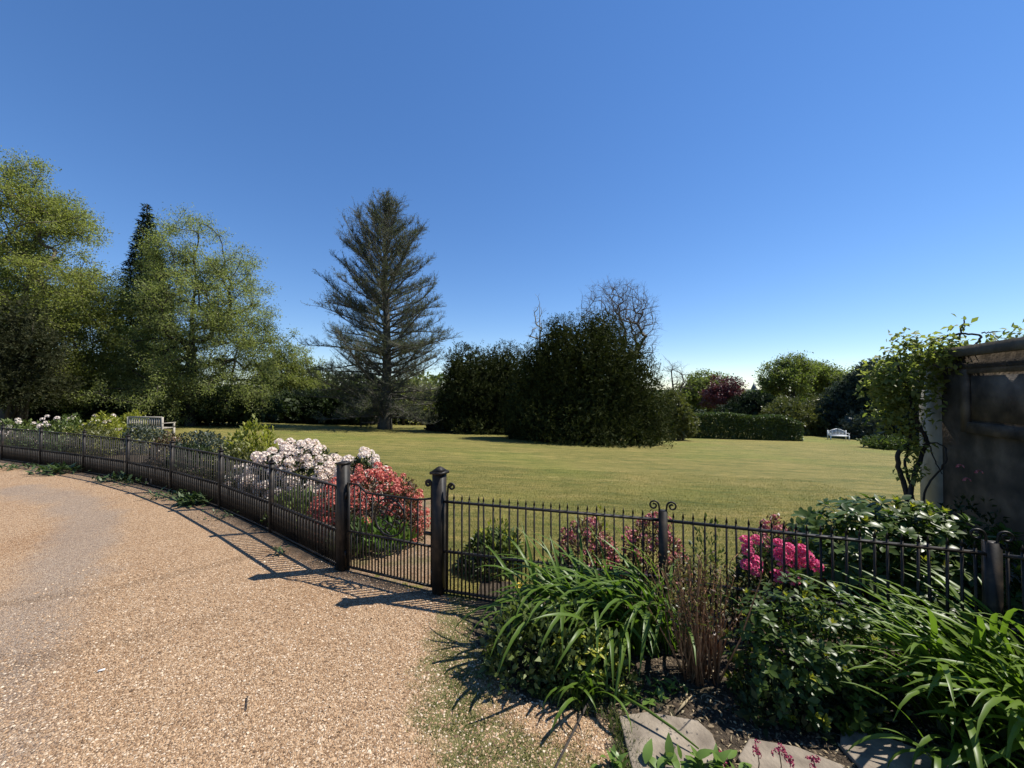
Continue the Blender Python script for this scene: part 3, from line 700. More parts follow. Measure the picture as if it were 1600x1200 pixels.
def conifer(name, label, u, vtop, d, rpx, vbase_r, mat, n=30000, L=.3, Wd=.1):
    x0 = X(u,d); z0 = h1(x0,d); zt = Z(vtop,d); Ht = zt-z0; Rm = rpx*d/600
    t = thing(name, label, 'tree', (x0,d,z0))
    MB().tube([(x0,d,z0-.2),(x0,d,z0+Ht*.5),(x0,d,zt-.2)], [.3,.18,.03], 7).build('trunk', M['bark_dark'], t, smooth=True)
    hf = rng.random(n)**1.0; hf = 1-np.sqrt(hf)*.97; az0 = rng.integers(0, 140, n); az = az0*2.39996+rng.normal(0,.12,n)
    tier = np.floor(hf*26)/26+.02*rng.random(n); rr = Rm*(1-tier)**.85*(.86+.28*((az0*7919 % 13)/13))
    f = rng.random(n)**.55; r_ = rr*f
    P = np.stack([x0+np.cos(az)*r_, d+np.sin(az)*r_, z0+.3+tier*Ht*.98-r_*.10+rng.normal(0,.12,n)], 1)
    A = np.stack([np.cos(az), np.sin(az), rng.normal(.05,.4,n)], 1)+rng.normal(0,.4,(n,3))
    MB().leaves(P, A, randdir(n)*.6+np.array([0,0,1]), L*rng.uniform(.5,1.2,n), Wd).build('crown', mat, t)
conifer('conifer_tree', 'narrow dark pointed conifer rising behind the grey-green tree', 226, 312, 31, 62, 0, M['conifer'], 42000)

def evergreen(name, label, ells, d, mat, bark, n_spray, n_fill, L, Wd, spray=.5, upb=.9, cat='tree', group=None, base_u=None, per=14, fillmat=None, gnd=True):
    C0 = np.mean([e[0] for e in ells], axis=0); bx = X(base_u, d) if base_u else C0[0]; by = C0[1]; z0 = h1(bx, by)
    t = thing(name, label, cat, (bx, by, z0), 0, group)
    b = MB()
    for k in range(9):
        e = ells[rng.integers(len(ells))]; tp = e[0]+randdir(1)[0]*e[1]*.6; q = np.array([bx+rng.normal(0,.35), by+rng.normal(0,.3), z0-.1])
        if tp[2] < z0+.4: tp[2] = z0+.8
        b.tube([q, q*.55+tp*.45+np.array([0,0,.2]), tp], [.10*min(1,d/25),.06*min(1,d/25),.02], 6)
    b.build('trunk', M[bark], t, smooth=True)
    S_ = max(e[1].max() for e in ells)
    P, C, Rr = sample(ells, n_spray, .22)
    lob = randdir(26)
    dirs = norm((P-C)/Rr); w = np.max(np.exp(-((1-dirs@lob.T)/.09)), axis=1); P = C+(P-C)*(.84+.24*w)[:,None]
    ok = P[:,2] > z0+.05; P, dirs = P[ok], dirs[ok]
    ax = norm(dirs*np.array([1,1,.6])+np.array([0,0,upb])+rng.normal(0,.28,P.shape)); ll = spray*rng.uniform(.5,1.3,len(P))
    src = np.repeat(np.arange(len(P)), per); f = rng.random(len(src)); sd_ = randdir(len(src))
    Q = P[src]+ax[src]*(ll[src]*f)[:,None]+sd_*(ll[src]*.16*(1-f*.7))[:,None]
    A = norm(ax[src]*.9+sd_*.8); sc_ = rng.uniform(.6,1.3,len(src))
    m = MB().leaves(Q, A, randdir(len(src)), L*sc_, Wd*sc_)
    F, C, Rr = sample(ells, n_fill, .8); F = C+(F-C)*.9; F = F[F[:,2] > z0+.03]
    m.leaves(F, randdir(len(F)), randdir(len(F)), L*3.2, Wd*4.0)
    m.build('crown', mat, t)
    return t
evergreen('yew_tree', 'massive dark rounded yew in the middle of the lawn', 
   [E(922,606,25,78,112), E(872,600,25,56,92), E(978,628,25,62,82), E(835,630,25,48,74), E(890,655,25,100,52), E(1012,660,25,40,52), E(872,522,25,20,26), E(938,520,25,32,32), E(915,684,25,118,36), E(1005,680,25,44,34), E(820,660,25,34,46), E(893,560,25,60,60), E(962,585,25,58,72), E(845,580,25,38,46)],
   25, M['yew'], 'bark_dark', 11500, 30000, .11, .034, .55, base_u=920)
evergreen('yew_tree', 'dark evergreen tree next to the cedar, above the mound of clippings', [E(735,605,30,48,66), E(715,640,30,40,34), E(755,630,30,40,44), E(728,585,30,28,30), E(740,668,30,58,24)], 30, M['yew_b'], 'bark_dark', 3800, 6000, .13, .045, .5, base_u=738)
evergreen('yew_tree', 'dark evergreen tree squeezed between the massive yew and another evergreen', [E(790,598,31,44,58), E(800,630,31,46,44), E(775,585,31,26,30), E(800,668,31,50,24)], 31, M['yew_b'], 'bark_dark', 3600, 6000, .13, .045, .5, base_u=795)
evergreen('dark_conifer_shrub', 'dark brownish conifer under the tallest yellow-green tree', [E(15,560,19,42,50), E(-40,550,19,50,70), E(60,545,19,28,30), E(20,605,19,60,32), E(30,500,19,22,30)], 19, M['redcon'], 'bark_dark', 2600, 2200, .13, .035, .6, upb=.3, base_u=20)
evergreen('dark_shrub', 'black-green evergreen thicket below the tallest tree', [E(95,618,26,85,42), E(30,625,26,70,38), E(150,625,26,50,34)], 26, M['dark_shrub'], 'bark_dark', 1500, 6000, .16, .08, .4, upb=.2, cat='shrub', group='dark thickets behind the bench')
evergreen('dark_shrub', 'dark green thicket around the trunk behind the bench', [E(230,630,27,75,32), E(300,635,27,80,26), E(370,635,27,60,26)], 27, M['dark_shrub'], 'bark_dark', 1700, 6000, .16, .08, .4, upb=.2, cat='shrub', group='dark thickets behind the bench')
evergreen('dark_shrub', 'broad dark evergreen shrub near the dark bench by the cedar', [E(470,642,36,55,28), E(520,640,36,50,30), E(560,645,36,34,24)], 36, M['dark_shrub'], 'bark_dark', 1700, 5000, .2, .1, .5, upb=.3, cat='shrub')
evergreen('green_shrub', 'lighter green shrub behind the cedar trunk', [E(560,625,42,50,22), E(635,640,42,38,26), E(670,640,42,30,24)], 42, M['mid_shrub'], 'bark', 800, 1200, .24, .13, .6, upb=.3, cat='shrub')
evergreen('olive_shrub', 'loose olive-green shrub between the massive yew and the clipped hedge', [E(1050,645,30,22,38), E(1066,660,30,18,24)], 30, M['olive_shrub'], 'bark', 600, 700, .15, .07, .4, upb=.5, cat='shrub')
evergreen('dark_shrub', 'dark round evergreen shrub between hedge and purple-leaved tree', [E(1180,640,50,34,24), E(1150,648,50,28,16)], 50, M['conifer'], 'bark_dark', 900, 2200, .25, .13, .5, upb=.3, cat='shrub')
evergreen('olive_shrub', 'yellowish loose shrub at the hedge end', [E(1228,655,44,30,32), E(1258,662,44,28,26)], 44, M['olive_shrub'], 'bark', 900, 900, .22, .11, .6, upb=.4, cat='shrub')
evergreen('olive_shrub', 'yellowish loose shrub next to the white bench', [E(1284,650,46,24,30)], 46, M['olive_shrub'], 'bark', 550, 500, .22, .11, .6, upb=.4, cat='shrub')
evergreen('dark_conifer', 'dark blue-green conifer behind the white bench', [E(1335,640,43,40,50), E(1310,660,43,26,32), E(1350,610,43,26,30)], 43, M['bluecon'], 'bark_dark', 2000, 4500, .24, .09, .6, upb=.1)
evergreen('dark_conifer', 'dark spreading conifer behind the climbing rose', [E(1395,615,41,48,55), E(1420,650,41,60,44), E(1375,590,41,30,26)], 41, M['bluecon'], 'bark_dark', 2300, 5000, .24, .09, .6, upb=.1)
evergreen('silver_shrub', 'small silvery shrub in front of the dark conifer by the white bench', [E(1345,668,39,24,20)], 39, M['grey_shrub'], 'bark', 260, 200, .2, .08, .5, upb=.3, cat='shrub')
evergreen('low_shrub', 'low green shrub on the lawn near the pale pier', [E(1385,693,28,30,8), E(1410,696,28,26,8)], 28, M['mid_shrub'], 'bark', 420, 400, .14, .07, .25, upb=.5, cat='shrub')
evergreen('compost_mound', 'low dark mound of clippings under the evergreen trees', [E(683,668,31,17,10)], 31, M['mulch'], 'bark_dark', 200, 900, .12, .06, .12, upb=.1, cat='mound')
# slender stems lit behind the cedar
for k, (u, lab) in enumerate(((630,'slender'),(645,'slender'),(658,'slender'),(668,'slender'))):
    d = 38+k*.6; x = X(u,d); z = h1(x,d)
    t = thing('slender_trunk_tree', 'slender tree trunk with sparse leaves in the gap behind the cedar', 'tree', (x,d,z), 0, 'slender trunks behind the cedar')
    MB().tube([(x,d,z-.1),(x+.15,d,z+1.6),(x-.1+.15*k,d,z+4)], [.13,.1,.05], 6).build('trunk', M['bark_dark'], t, smooth=True)
    m = 380; P = np.array([x,d,z+3])+rng.normal(0,1,(m,3))*np.array([.8,.5,1.2]); P[:,2] = np.maximum(P[:,2], z+.2)
    MB().leaves(P, randdir(m), randdir(m)+np.array([0,0,1]), .2, .11).build('crown', M['yellow_shrub'], t)
# clipped hedge
hd = 34; hx0, hx1 = X(1052,hd), X(1250,hd)
ht = thing('clipped_hedge', 'long clipped green hedge at the far side of the lawn', 'hedge', ((hx0+hx1)/2, hd, h1((hx0+hx1)/2, hd)))
n = 34000; fx_ = rng.random(n); xx = hx0+(hx1-hx0)*fx_; yy = hd+rng.uniform(-.8,.8,n)+(xx-hx0)*.05; hh = 2.05+.1*np.sin(xx*1.1)-.5*sm((fx_-.8)/.2)
zz = h1((hx0+hx1)/2,hd)+rng.random(n)*0; u_ = rng.random(n); face = rng.integers(0,3,n)
zz = H(xx,yy)+np.where(face == 0, hh, u_*hh); yy = np.where(face == 1, hd-.8+(xx-hx0)*.05, yy)+rng.normal(0,.07,n); zz += rng.normal(0,.05,n); 
Ph = np.stack([xx,yy,np.maximum(zz, H(xx,yy)+.02)],1)
MB().leaves(Ph, randdir(n)+np.array([0,-.2,.4]), randdir(n)+np.array([0,-.4,.8]), rng.uniform(.1,.2,n), .09).build('foliage', M['hedge'], ht)
b = MB()
for k in range(26):
    x = hx0+(hx1-hx0)*(k+.5)/26; y = hd+(x-hx0)*.05; b.tube([(x,y,h1(x,y)-.1),(x+.1,y,h1(x,y)+.8),(x,y,h1(x,y)+1.5)], [.05,.03,.015], 5)
b.build('stems', M['bark_dark'], ht)

# far wood, hill and church
def far_wood(y0, x0, x1, n, top0, top1, mat, label, base):
    x = rng.uniform(x0,x1,n); lump = .5+.5*np.sin(x*.11+1.3)*np.sin(x*.037)+.35*np.sin(x*.31)
    top = top0+(top1-top0)*np.clip(lump,0,1); z = base+(top-base)*rng.random(n)**.7; y = y0+rng.uniform(-8,8,n)
    P = np.stack([x,y,z],1); s_ = y0/100
    o = MB().leaves(P, randdir(n), randdir(n)+np.array([0,-.3,.8]), 1.3*s_, .9*s_).build('far_wood', mat, kind='stuff'); tag(o, label, 'wood')
far_wood(120, -190, 230, 26000, -1.4, 1.6, M['mid_shrub'], 'far belt of trees closing off the garden', -5.6)
far_wood(78, -75, 6, 9000, 1.2, 5.0, M['mid_shrub'], 'green tree belt beyond the cedar and the bench border', -4)
far_wood(420, -500, 800, 26000, -8, -1, M['hedge'], 'distant hazy wooded ridge near the church spire', -6)
hv = []; hf_ = []
hxs = np.linspace(-1800, 2600, 120); 
for i, x in enumerate(hxs): 
    hz = -3+5*math.sin(x*.0023+.4)+2*math.sin(x*.011)
    hv += [(x,900,-8),(x,1250,hz),(x,1900,-8)]
hf_ = [[i*3+k, i*3+3+k, i*3+4+k, i*3+1+k] for i in range(119) for k in (0,1)]
mk('hill', hv, np.array(hf_), noisemat('hillm', [(.03,.045,.02),(.06,.075,.03)], .02, .95, .1, .3), smooth=True)['kind'] = 'structure'
sx = X(1178,430)
ch = thing('church_spire', 'tiny church tower with pointed spire on the horizon', 'church', (sx,430,-6))
MB().box((sx,430,-2), (4.2,4.2,9)).build('tower', M['far_stone'], ch)
MB().box((sx,430,6), (4.4,4.4,7), 0, .04).build('spire', M['far_stone'], ch)

# ------------------------------------------------------------------ benches
def bench(name, label, loc, rz, Lb, mat, back='flat', cat='bench', group=None):
    t = thing(name, label, cat, loc, rz, group); m = M[mat]
    bb = lambda nm, c, s_, p=None: MB().box(c, s_).build(nm, m, p or t, local=True)
    for s_ in (-1,1):
        bb('leg', (s_*(Lb/2-.04),-.24,.21), (.065,.065,.44)); bb('leg', (s_*(Lb/2-.04),.24,.45), (.065,.06,.92))
        bb('armrest', (s_*(Lb/2-.04),-.02,.645), (.07,.56,.035)); bb('arm_post', (s_*(Lb/2-.04),-.24,.53), (.055,.055,.2))
    for k in range(6): bb('seat_slat', (0,-.25+k*.09,.43+.004*(k%2)), (Lb-.05,.075,.024))
    bb('apron', (0,-.262,.385), (Lb-.15,.025,.06))
    nsl = int(Lb/.115)
    for k in range(nsl):
        x = -Lb/2+.1+(Lb-.2)*k/(nsl-1); hh = .40 if back == 'flat' else .30+.26*max(0,1-abs(x)/(Lb/2))
        bb('back_slat', (x,.24,.47+hh/2), (.045,.018,hh))
    if back == 'flat': bb('back_rail', (0,.238,.895), (Lb-.15,.04,.07))
    else:
        for s_ in (-1,1):
            q = MB().tube([(s_*(Lb/2-.06),.236,.78),(s_*Lb*.25,.236,.93),(0,.236,1.06)], .03, 6); q.build('back_rail', m, t, local=True)
    bb('back_rail', (0,.236,.5), (Lb-.15,.035,.05))
d = 16.5; bench('garden_bench', 'weathered grey wooden slatted bench behind the flower border', (X(237,d), d, h1(X(237,d), d)), R(171), 1.8, 'teak')
bench_z = Z(672,16.5)
d = 37; x = X(1309,d); bench('garden_bench', 'white painted bench with peaked back at the far end of the lawn', (x,d,h1(x,d)), R(-12), 1.6, 'white_paint', 'peak')
d = 31; x = X(578,d); bench('garden_bench', 'dark bench in the shade beside the cedar trunk', (x,d,h1(x,d)), R(10), 1.4, 'dark_wood')
# ------------------------------------------------------------------ shrubs of the borders
def lump_pts(c, rad, n, inner=.55, lobes=14, up=.0):
    d_ = randdir(n); d_[:,2] = np.abs(d_[:,2])*(1 if up >= 0 else 1); lob = randdir(lobes)
    w = np.max(np.exp(-(1-d_@lob.T)/.13), axis=1)
    r_ = (inner+(1-inner)*rng.random(n)**.5)*(.82+.24*w)
    return np.array(c)+d_*r_[:,None]*np.array(rad), d_
def stems_into(t, c, rad, n, mat, r=.012):
    b = MB()
    for k in range(n):
        a = rng.uniform(0,6.28); q = np.array([c[0]+math.cos(a)*rad[0]*.25, c[1]+math.sin(a)*rad[1]*.25, c[2]-.03]); e, _ = lump_pts(c, np.array(rad)*.75, 1)
        b.tube([q, (q+e[0])/2+rng.normal(0,.03,3), e[0]], [r,r*.7,r*.3], 5)
    b.build('stems', M[mat], t, smooth=True)
def shrub(name, label, c2, rad, n, L, Wd, mat, cat='shrub', group=None, stem='bark_dark', dz=0, inner=.5, upl=.5):
    z = h1(*c2)+dz; c = (c2[0], c2[1], z); t = thing(name, label, cat, c, 0, group)
    stems_into(t, c, rad, 8, stem, .012)
    P, D_ = lump_pts(c, rad, n, inner); A = norm(D_*.7+randdir(n)*.8+np.array([0,0,upl])); N = norm(D_+randdir(n)*.6+np.array([0,0,.6])); s_ = rng.uniform(.6,1.3,n)
    MB().leaves(P, A, N, L*s_, Wd*s_, .12).build('foliage', M[mat], t, kind='stuff')
    return t, c
def floret_cluster(r, nfl, pet=5):
    b = MB(); d_ = []
    for k in range(nfl):
        ph = k*2.39996; ct = 1-k/(nfl-1)*1.05; st_ = math.sqrt(max(0,1-ct*ct)); d_.append((st_*math.cos(ph), st_*math.sin(ph), ct))
    d_ = np.array(d_)
    for v in d_:
        ref = norm(np.cross(v, [0.3,.9,.2])); bi = np.cross(v, ref)
        a = np.arange(pet)/pet*2*math.pi+rng.random(); rad = np.cos(a)[:,None]*ref+np.sin(a)[:,None]*bi
        P = np.repeat((v*r*.62)[None], pet, 0); b.leaves(P, rad*.8+v*.75, v[None]*1.0+rad*-.5, r*.52, r*.42, .1)
    return b
def cluster_mesh(name, r, nfl, mat, pet=5):
    b = floret_cluster(r, nfl, pet); return raw_mesh(name, np.concatenate(b.v), np.concatenate(b.f4), M[mat])
def put_clusters(t, c, rad, n, meshes, smin=.8, smax=1.2, pos=None, nm='flower_cluster', minup=.0, front=.25):
    k = 0
    while k < n:
        P, D_ = lump_pts(c, rad, 1, .93)
        if D_[0,2] < minup or D_[0,1] > front+rng.random()*.7: continue
        o = link(nm, meshes[k % len(meshes)], t); s_ = rng.uniform(smin, smax)
        q = Vector(D_[0]+rng.normal(0,.25,3)+np.array([0,0,.25])).to_track_quat('Z','Y')
        o.matrix_local = Matrix.Translation(Vector(P[0]-np.array(c))) @ q.to_matrix().to_4x4() @ Matrix.Rotation(rng.uniform(0,6.28),4,'Z') @ Matrix.Scale(s_,4); k += 1
WH = [cluster_mesh('white_cluster', .078, 11, 'white_fl') for _ in range(3)]
CO = [cluster_mesh('coral_cluster', .05, 8, 'coral_fl') for _ in range(3)]
PI = [cluster_mesh('pink_cluster', .08, 15, 'pink_fl') for _ in range(3)]
RO = [cluster_mesh('rose_cluster', .035, 7, 'rose_fl') for _ in range(3)]
def border(u, vt, d, rx, ry, label, n, L, Wd, mat, name='border_shrub', group=None, inner=.5, upl=.5, stem='bark_dark'):
    x = X(u,d); z = h1(x,d); top = Z(vt,d)-z
    return shrub(name, label, (x,d), (rx,ry,top), n, L, Wd, mat, group=group, inner=inner, upl=upl, stem=stem)
t, c = border(462, 692, 6.9, .92, .65, 'large rhododendron covered in white flower trusses behind the railing', 3000, .10, .035, 'dark_shrub', 'rhododendron')
put_clusters(t, c, (.94,.68,Z(692,6.9)-c[2]+.02), 230, WH, minup=.22)
t, c = border(566, 706, 6.6, .48, .45, 'smaller rounded rhododendron with pure white flowers behind the coral azalea', 1200, .10, .035, 'dark_shrub', 'rhododendron')
put_clusters(t, c, (.5,.47,Z(706,6.6)-c[2]+.02), 75, WH, minup=.15)
t, c = border(392, 728, 7.1, .5, .35, 'low pale-flowered shrub below the large white rhododendron', 900, .08, .03, 'grey_shrub', 'rhododendron')
put_clusters(t, c, (.52,.37,Z(728,7.1)-c[2]+.02), 36, WH, .6, .9, minup=.1)
t, c = border(578, 730, 5.25, .78, .55, 'coral-pink azalea in full bloom behind the gate', 3200, .055, .022, 'bronze', 'azalea')
put_clusters(t, c, (.80,.57,Z(730,5.25)-c[2]+.01), 250, CO, .9, 1.45, minup=.03)
t, c = border(632, 748, 5.0, .26, .3, 'bronze-leaved azalea with fading flowers beside the garden path', 1500, .055, .02, 'bronze', 'azalea')
put_clusters(t, c, (.27,.31,Z(748,5.0)-c[2]+.01), 34, CO, .7, 1.1, minup=.1)
for u, vt, d, rx, ry, nfl, lab in ((915,806,4.1,.34,.3,62,'rose-pink azalea behind the spiked railing, nearer the gate'), (1018,802,4.1,.36,.3,48,'bronze and rose azalea behind the first scroll post')):
    t, c = border(u, vt, d, rx, ry, lab, 1500, .05, .017, 'bronze', 'azalea')
    put_clusters(t, c, (rx,ry,Z(vt,d)-c[2]), nfl+20, RO, .95, 1.5, minup=.02)
t, c = border(1212, 808, 3.75, .38, .3, 'bronze-leaved azalea just behind the bright pink rhododendron', 1700, .05, .017, 'bronze', 'azalea'); put_clusters(t, c, (.38,.3,Z(808,3.75)-c[2]), 40, RO, 1.0, 1.5, minup=.1)
t, c = border(1208, 842, 3.3, .42, .28, 'rhododendron with bright magenta-pink trusses behind the railing', 700, .09, .032, 'dark_shrub', 'rhododendron')
for (u, v) in ((1163,845),(1180,842),(1166,858),(1163,880),(1178,876),(1214,850),(1216,864),(1214,872),(1230,855),(1238,862),(1236,875),(1250,858),(1257,868),(1212,898),(1224,893),(1235,902),(1250,876),(1272,882),(1178,888)):
    dd = 3.08+rng.uniform(-.05,.05); o = link('flower_cluster', PI[rng.integers(3)], t); s_ = rng.uniform(.5,.72)
    o.matrix_local = Matrix.Translation(Vector((X(u,dd)-c[0], dd-c[1], Z(v,dd)-c[2]))) @ Vector((rng.normal(0,.3),-.8,.6)).to_track_quat('Z','Y').to_matrix().to_4x4() @ Matrix.Scale(s_,4)
border(768, 822, 4.25, .36, .3, 'rounded green shrub with yellow tips behind the railing by the gate', 1300, .085, .032, 'mid_shrub')
t, c = border(775, 815, 4.25, .33, .28, 'yellow-green new shoots topping the shrub behind the railing', 160, .07, .026, 'yellow_shrub', inner=.9, upl=1)
border(935, 772, 4.3, .10, .1, 'spindly plant with yellow-green leaves above the rose azalea', 60, .06, .025, 'yellow_shrub', inner=.5, upl=1)
border(1100, 800, 3.7, .22, .18, 'thin twiggy green shrub beside the first scroll post', 180, .06, .022, 'mid_shrub', inner=.3, upl=1)
# left border, from the gate outwards
border(470, 768, 5.7, .55, .4, 'low leafy green perennials behind the railing below the white rhododendron', 1100, .12, .03, 'mid_shrub', 'perennial_clump', upl=1.2, inner=.3)
border(600, 812, 4.75, .40, .3, 'fresh green perennial foliage seen through the gate', 700, .14, .035, 'leaf_fresh', 'perennial_clump', upl=1.2, inner=.3)
border(552, 815, 4.6, .26, .22, 'dark green perennial foliage beside the flat-topped gate post', 380, .14, .03, 'weed', 'perennial_clump', upl=1.3, inner=.3)
border(395, 656, 8.7, .62, .6, 'tall yellow-green shrub with upright shoots behind the railing', 1700, .11, .045, 'yellow_shrub', inner=.35, upl=.8, stem='brown_stem')
border(378, 690, 8.2, .8, .5, 'olive leafy base of shrubs under the tall yellow-green shrub', 1800, .09, .035, 'olive_shrub')
border(318, 664, 10.2, .75, .6, 'grey-green shrub beside the tall yellow-green shrub', 1700, .10, .04, 'grey_shrub')
border(268, 674, 10.3, .55, .4, 'brownish leafy shrub right below the wooden bench', 1000, .09, .035, 'bronze')
border(228, 660, 12.0, .9, .5, 'dark grey-green shrub directly in front of the wooden bench', 1700, .10, .04, 'grey_shrub')
t, c = border(160, 642, 12.5, .75, .6, 'yellow-green leafy shrub with white flowers beside the wooden bench', 1500, .12, .05, 'yellow_shrub'); put_clusters(t, c, (.75,.6,Z(648,12.5)-c[2]), 16, WH, .6, 1, minup=.1)
t, c = border(100, 646, 12.5, .95, .6, 'green rhododendron with scattered white flowers behind the railing', 1900, .11, .045, 'mid_shrub', 'rhododendron'); put_clusters(t, c, (.95,.6,Z(646,12.5)-c[2]), 34, WH, .7, 1.1, minup=.1)
border(145, 662, 11.3, .9, .5, 'olive grassy shrub under the yellow-green leafy shrub', 1500, .10, .035, 'olive_shrub')
t, c = border(22, 652, 12.8, .9, .6, 'pale green rhododendron with white flowers near the railing\'s far end', 1800, .11, .045, 'mid_shrub', 'rhododendron'); put_clusters(t, c, (.9,.6,Z(652,12.8)-c[2]), 26, WH, .7, 1.1, minup=.1)
border(205, 640, 16.6+1.6, .8, .6, 'bright yellow-green shrub just behind the wooden bench', 1100, .13, .055, 'yellow_shrub')
border(60, 672, 11.0, 1.0, .4, 'dim green low planting behind the railing\'s far end', 1300, .1, .035, 'weed'); border(300, 694, 8.9, .8, .4, 'dark low planting behind the railing midway', 1300, .1, .035, 'dark_shrub')
# weeds at the foot of the railing
def rosette(name, label, u, v, n, L, Wd, mat, hgt=.2, spread=.25, group=None, cat='plant', template=None, lim=120):
    d = 1152/(v-608); x = X(u,d); z = h1(x,d); t = thing(name, label, cat, (x,d,z), 0, group)
    for k in range(n):
        o = link('leaf', template[k % len(template)], t); s_ = rng.uniform(.6,1.2)*L
        o.matrix_local = Matrix.Translation((rng.normal(0,spread*.5), rng.normal(0,spread*.25), rng.uniform(0,hgt*.35))) @ Matrix.Rotation(rng.uniform(0,6.28),4,'Z') @ Matrix.Rotation(rng.uniform(-1.3,-.2),4,'Y') @ Matrix.Scale(s_,4)
    return t
def leaf_mesh(name, mat, wid, bend, tipw=.5, n=5, fold=.12):
    t_ = np.linspace(0,1,n+1); w = wid*np.sin(np.pi*np.clip(t_**tipw,0,1))*.5; w[0] = wid*.05; w[-1] = wid*.02
    z = bend*t_**2*-1; V = []
    for i in range(n+1): V += [(t_[i],-w[i],z[i]+fold*w[i]), (t_[i],0,z[i]), (t_[i],w[i],z[i]+fold*w[i])]
    F = [[i*3+k,i*3+3+k,i*3+4+k,i*3+1+k] for i in range(n) for k in (0,1)]
    return raw_mesh(name, np.array(V), np.array(F), M[mat], smooth=True)
WL = [leaf_mesh('weed_leaf','weed',.3,b_,.7) for b_ in (.15,.4,.7)]
FLF = [leaf_mesh('fresh_leaf','leaf_fresh',.42,b_,.8) for b_ in (.15,.35,.6)]
GLS = [leaf_mesh('glossy_leaf','glossy',.50,b_,1.25,5,.18) for b_ in (.05,.18,.32)]
GLN = [leaf_mesh('new_leaf','glossy_new',.42,b_,1.1,4,.3) for b_ in (0,.15)]
for (u, v, n, L, sp_, lab) in ((90,738,46,.30,.5,'dark broad-leaved weed clump at the railing foot, farthest along the drive'), (185,750,34,.22,.35,'small weed clump at the railing foot below the bench'), (215,754,24,.18,.5,'low straggling weeds just beside the paired stakes'),
       (305,785,52,.24,.30,'leafy weed clump at the railing foot, closest to the gate'), (270,775,30,.15,.45,'sparse low weeds trailing along the railing foot'), (25,732,26,.2,.6,'weeds at the foot of the railing, far end of the drive'), (440,863,10,.10,.1,'tiny green weed growing in the gravel near the railing'), (345,806,14,.10,.3,'few small weeds in the dirt between leafy clump and gate')):
    rosette('weed_clump', lab, u, v, int(n*2.6), L*.72, .1, 'weed', .25, sp_, 'weeds along the railing', 'weed', WL)
# climbing rose on the pier
def climber():
    x0, y0 = 6.02, 5.95; z0 = h1(x0,y0); t = thing('climbing_rose', 'climbing rose sprawling over the pale pier of the stone wall', 'climber', (x0,y0,z0))
    d = 5.9; tgt = []
    b = MB()
    def st(uvs, r0, r1, dd=None):
        P = [(X(u,q), q, Z(v,q)) for u, v, q in uvs]; P = np.array(P); tt_ = np.linspace(0,1,len(P)); t2 = np.linspace(0,1,len(P)*4)
        Q = np.stack([np.interp(t2, tt_, P[:,k]) for k in range(3)], 1); Q[1:-1] = (Q[:-2]+Q[1:-1]*2+Q[2:])/4; Q[1:-1] += rng.normal(0,.006,Q[1:-1].shape)
        b.tube(Q, np.linspace(r0,r1,len(Q)), 6); tgt.append(Q)
    st([(1416,850,5.7),(1416,775,5.7),(1404,735,5.7),(1399,712,5.7),(1410,700,5.7),(1424,690,5.7),(1430,640,5.7),(1440,590,5.75),(1455,540,5.7)], .035, .02)
    st([(1420,862,5.6),(1420,775,5.6),(1428,735,5.6),(1440,705,5.6),(1450,690,5.5),(1435,665,5.5),(1425,640,5.5),(1415,600,5.6),(1400,560,5.6)], .035, .014)
    st([(1426,850,5.7),(1424,775,5.7),(1412,725,5.7),(1418,700,5.7),(1426,650,5.6),(1420,600,5.7),(1390,575,5.7),(1370,590,5.7)], .02, .01)
    st([(1436,872,5.4),(1440,770,5.4),(1455,745,5.4),(1475,725,5.2),(1478,700,5.2),(1462,690,5.4),(1440,694,5.5)], .014, .008)
    st([(1428,640,5.5),(1445,685,5.5),(1460,720,5.4),(1470,740,5.3)], .012, .006)
    st([(1455,540,5.6),(1480,524,5.4),(1510,520,5.2),(1535,523,5.1),(1532,535,5.1),(1524,538,5.1)], .016, .012)
    st([(1500,530,5.2),(1505,510,5.2),(1510,494,5.2)], .012, .006); st([(1535,520,5.1),(1560,517,5.0)], .01, .005)
    st([(1440,560,5.6),(1470,575,5.3),(1500,575,5.1),(1525,572,5.0)], .012, .005); st([(1420,600,5.6),(1400,640,5.6),(1385,680,5.6),(1375,692,5.6)], .01, .005)
    b.build('stems', M['bark_dark'], t, smooth=True)
    el = [E(1440,560,5.6,55,38,40), E(1395,590,5.6,42,38,40), E(1410,630,5.6,46,45,40), E(1480,545,5.3,42,26,30), E(1390,650,5.6,25,45,30), E(1460,600,5.5,30,24,20), E(1500,565,5.15,30,18,18), E(1425,690,5.6,22,30,20), E(1375,600,5.6,30,40,30), E(1505,508,5.2,14,14,10), E(1425,735,5.6,20,20,15), E(1420,535,5.6,35,22,25)]
    n = 2900; P, C, Rr = sample(el, n, .9)
    cl = P[rng.integers(0, n, n)]; P = P*.5+cl*.0+P*.5
    P = P+rng.normal(0,.03,(n,3)); s_ = rng.uniform(.6,1.4,n)
    MB().leaves(P, randdir(n)+np.array([0,0,-.2]), randdir(n)*.7+np.array([0,0,1]), .08*s_, .045*s_, .1).build('foliage', M['young'], t, kind='stuff')
climber()
t, c = shrub('wall_top_shrub', 'yellow-green foliage showing above the wall coping', (7.3,4.9), (.7,.5,.55), 700, .08, .045, 'yellow_shrub', dz=2.45+.3, inner=.3) if False else (None, None)
xw, yw = 7.05, 5.2
t = thing('leafy_bush', 'sunlit leafy bush peeping over the wall coping', 'shrub', (xw,yw,h1(xw,yw)))
MB().tube([(xw,yw,h1(xw,yw)-.05),(xw+.05,yw,1.2),(xw,yw,2.6)], [.05,.04,.015], 6).build('stems', M['bark_dark'], t, smooth=True)
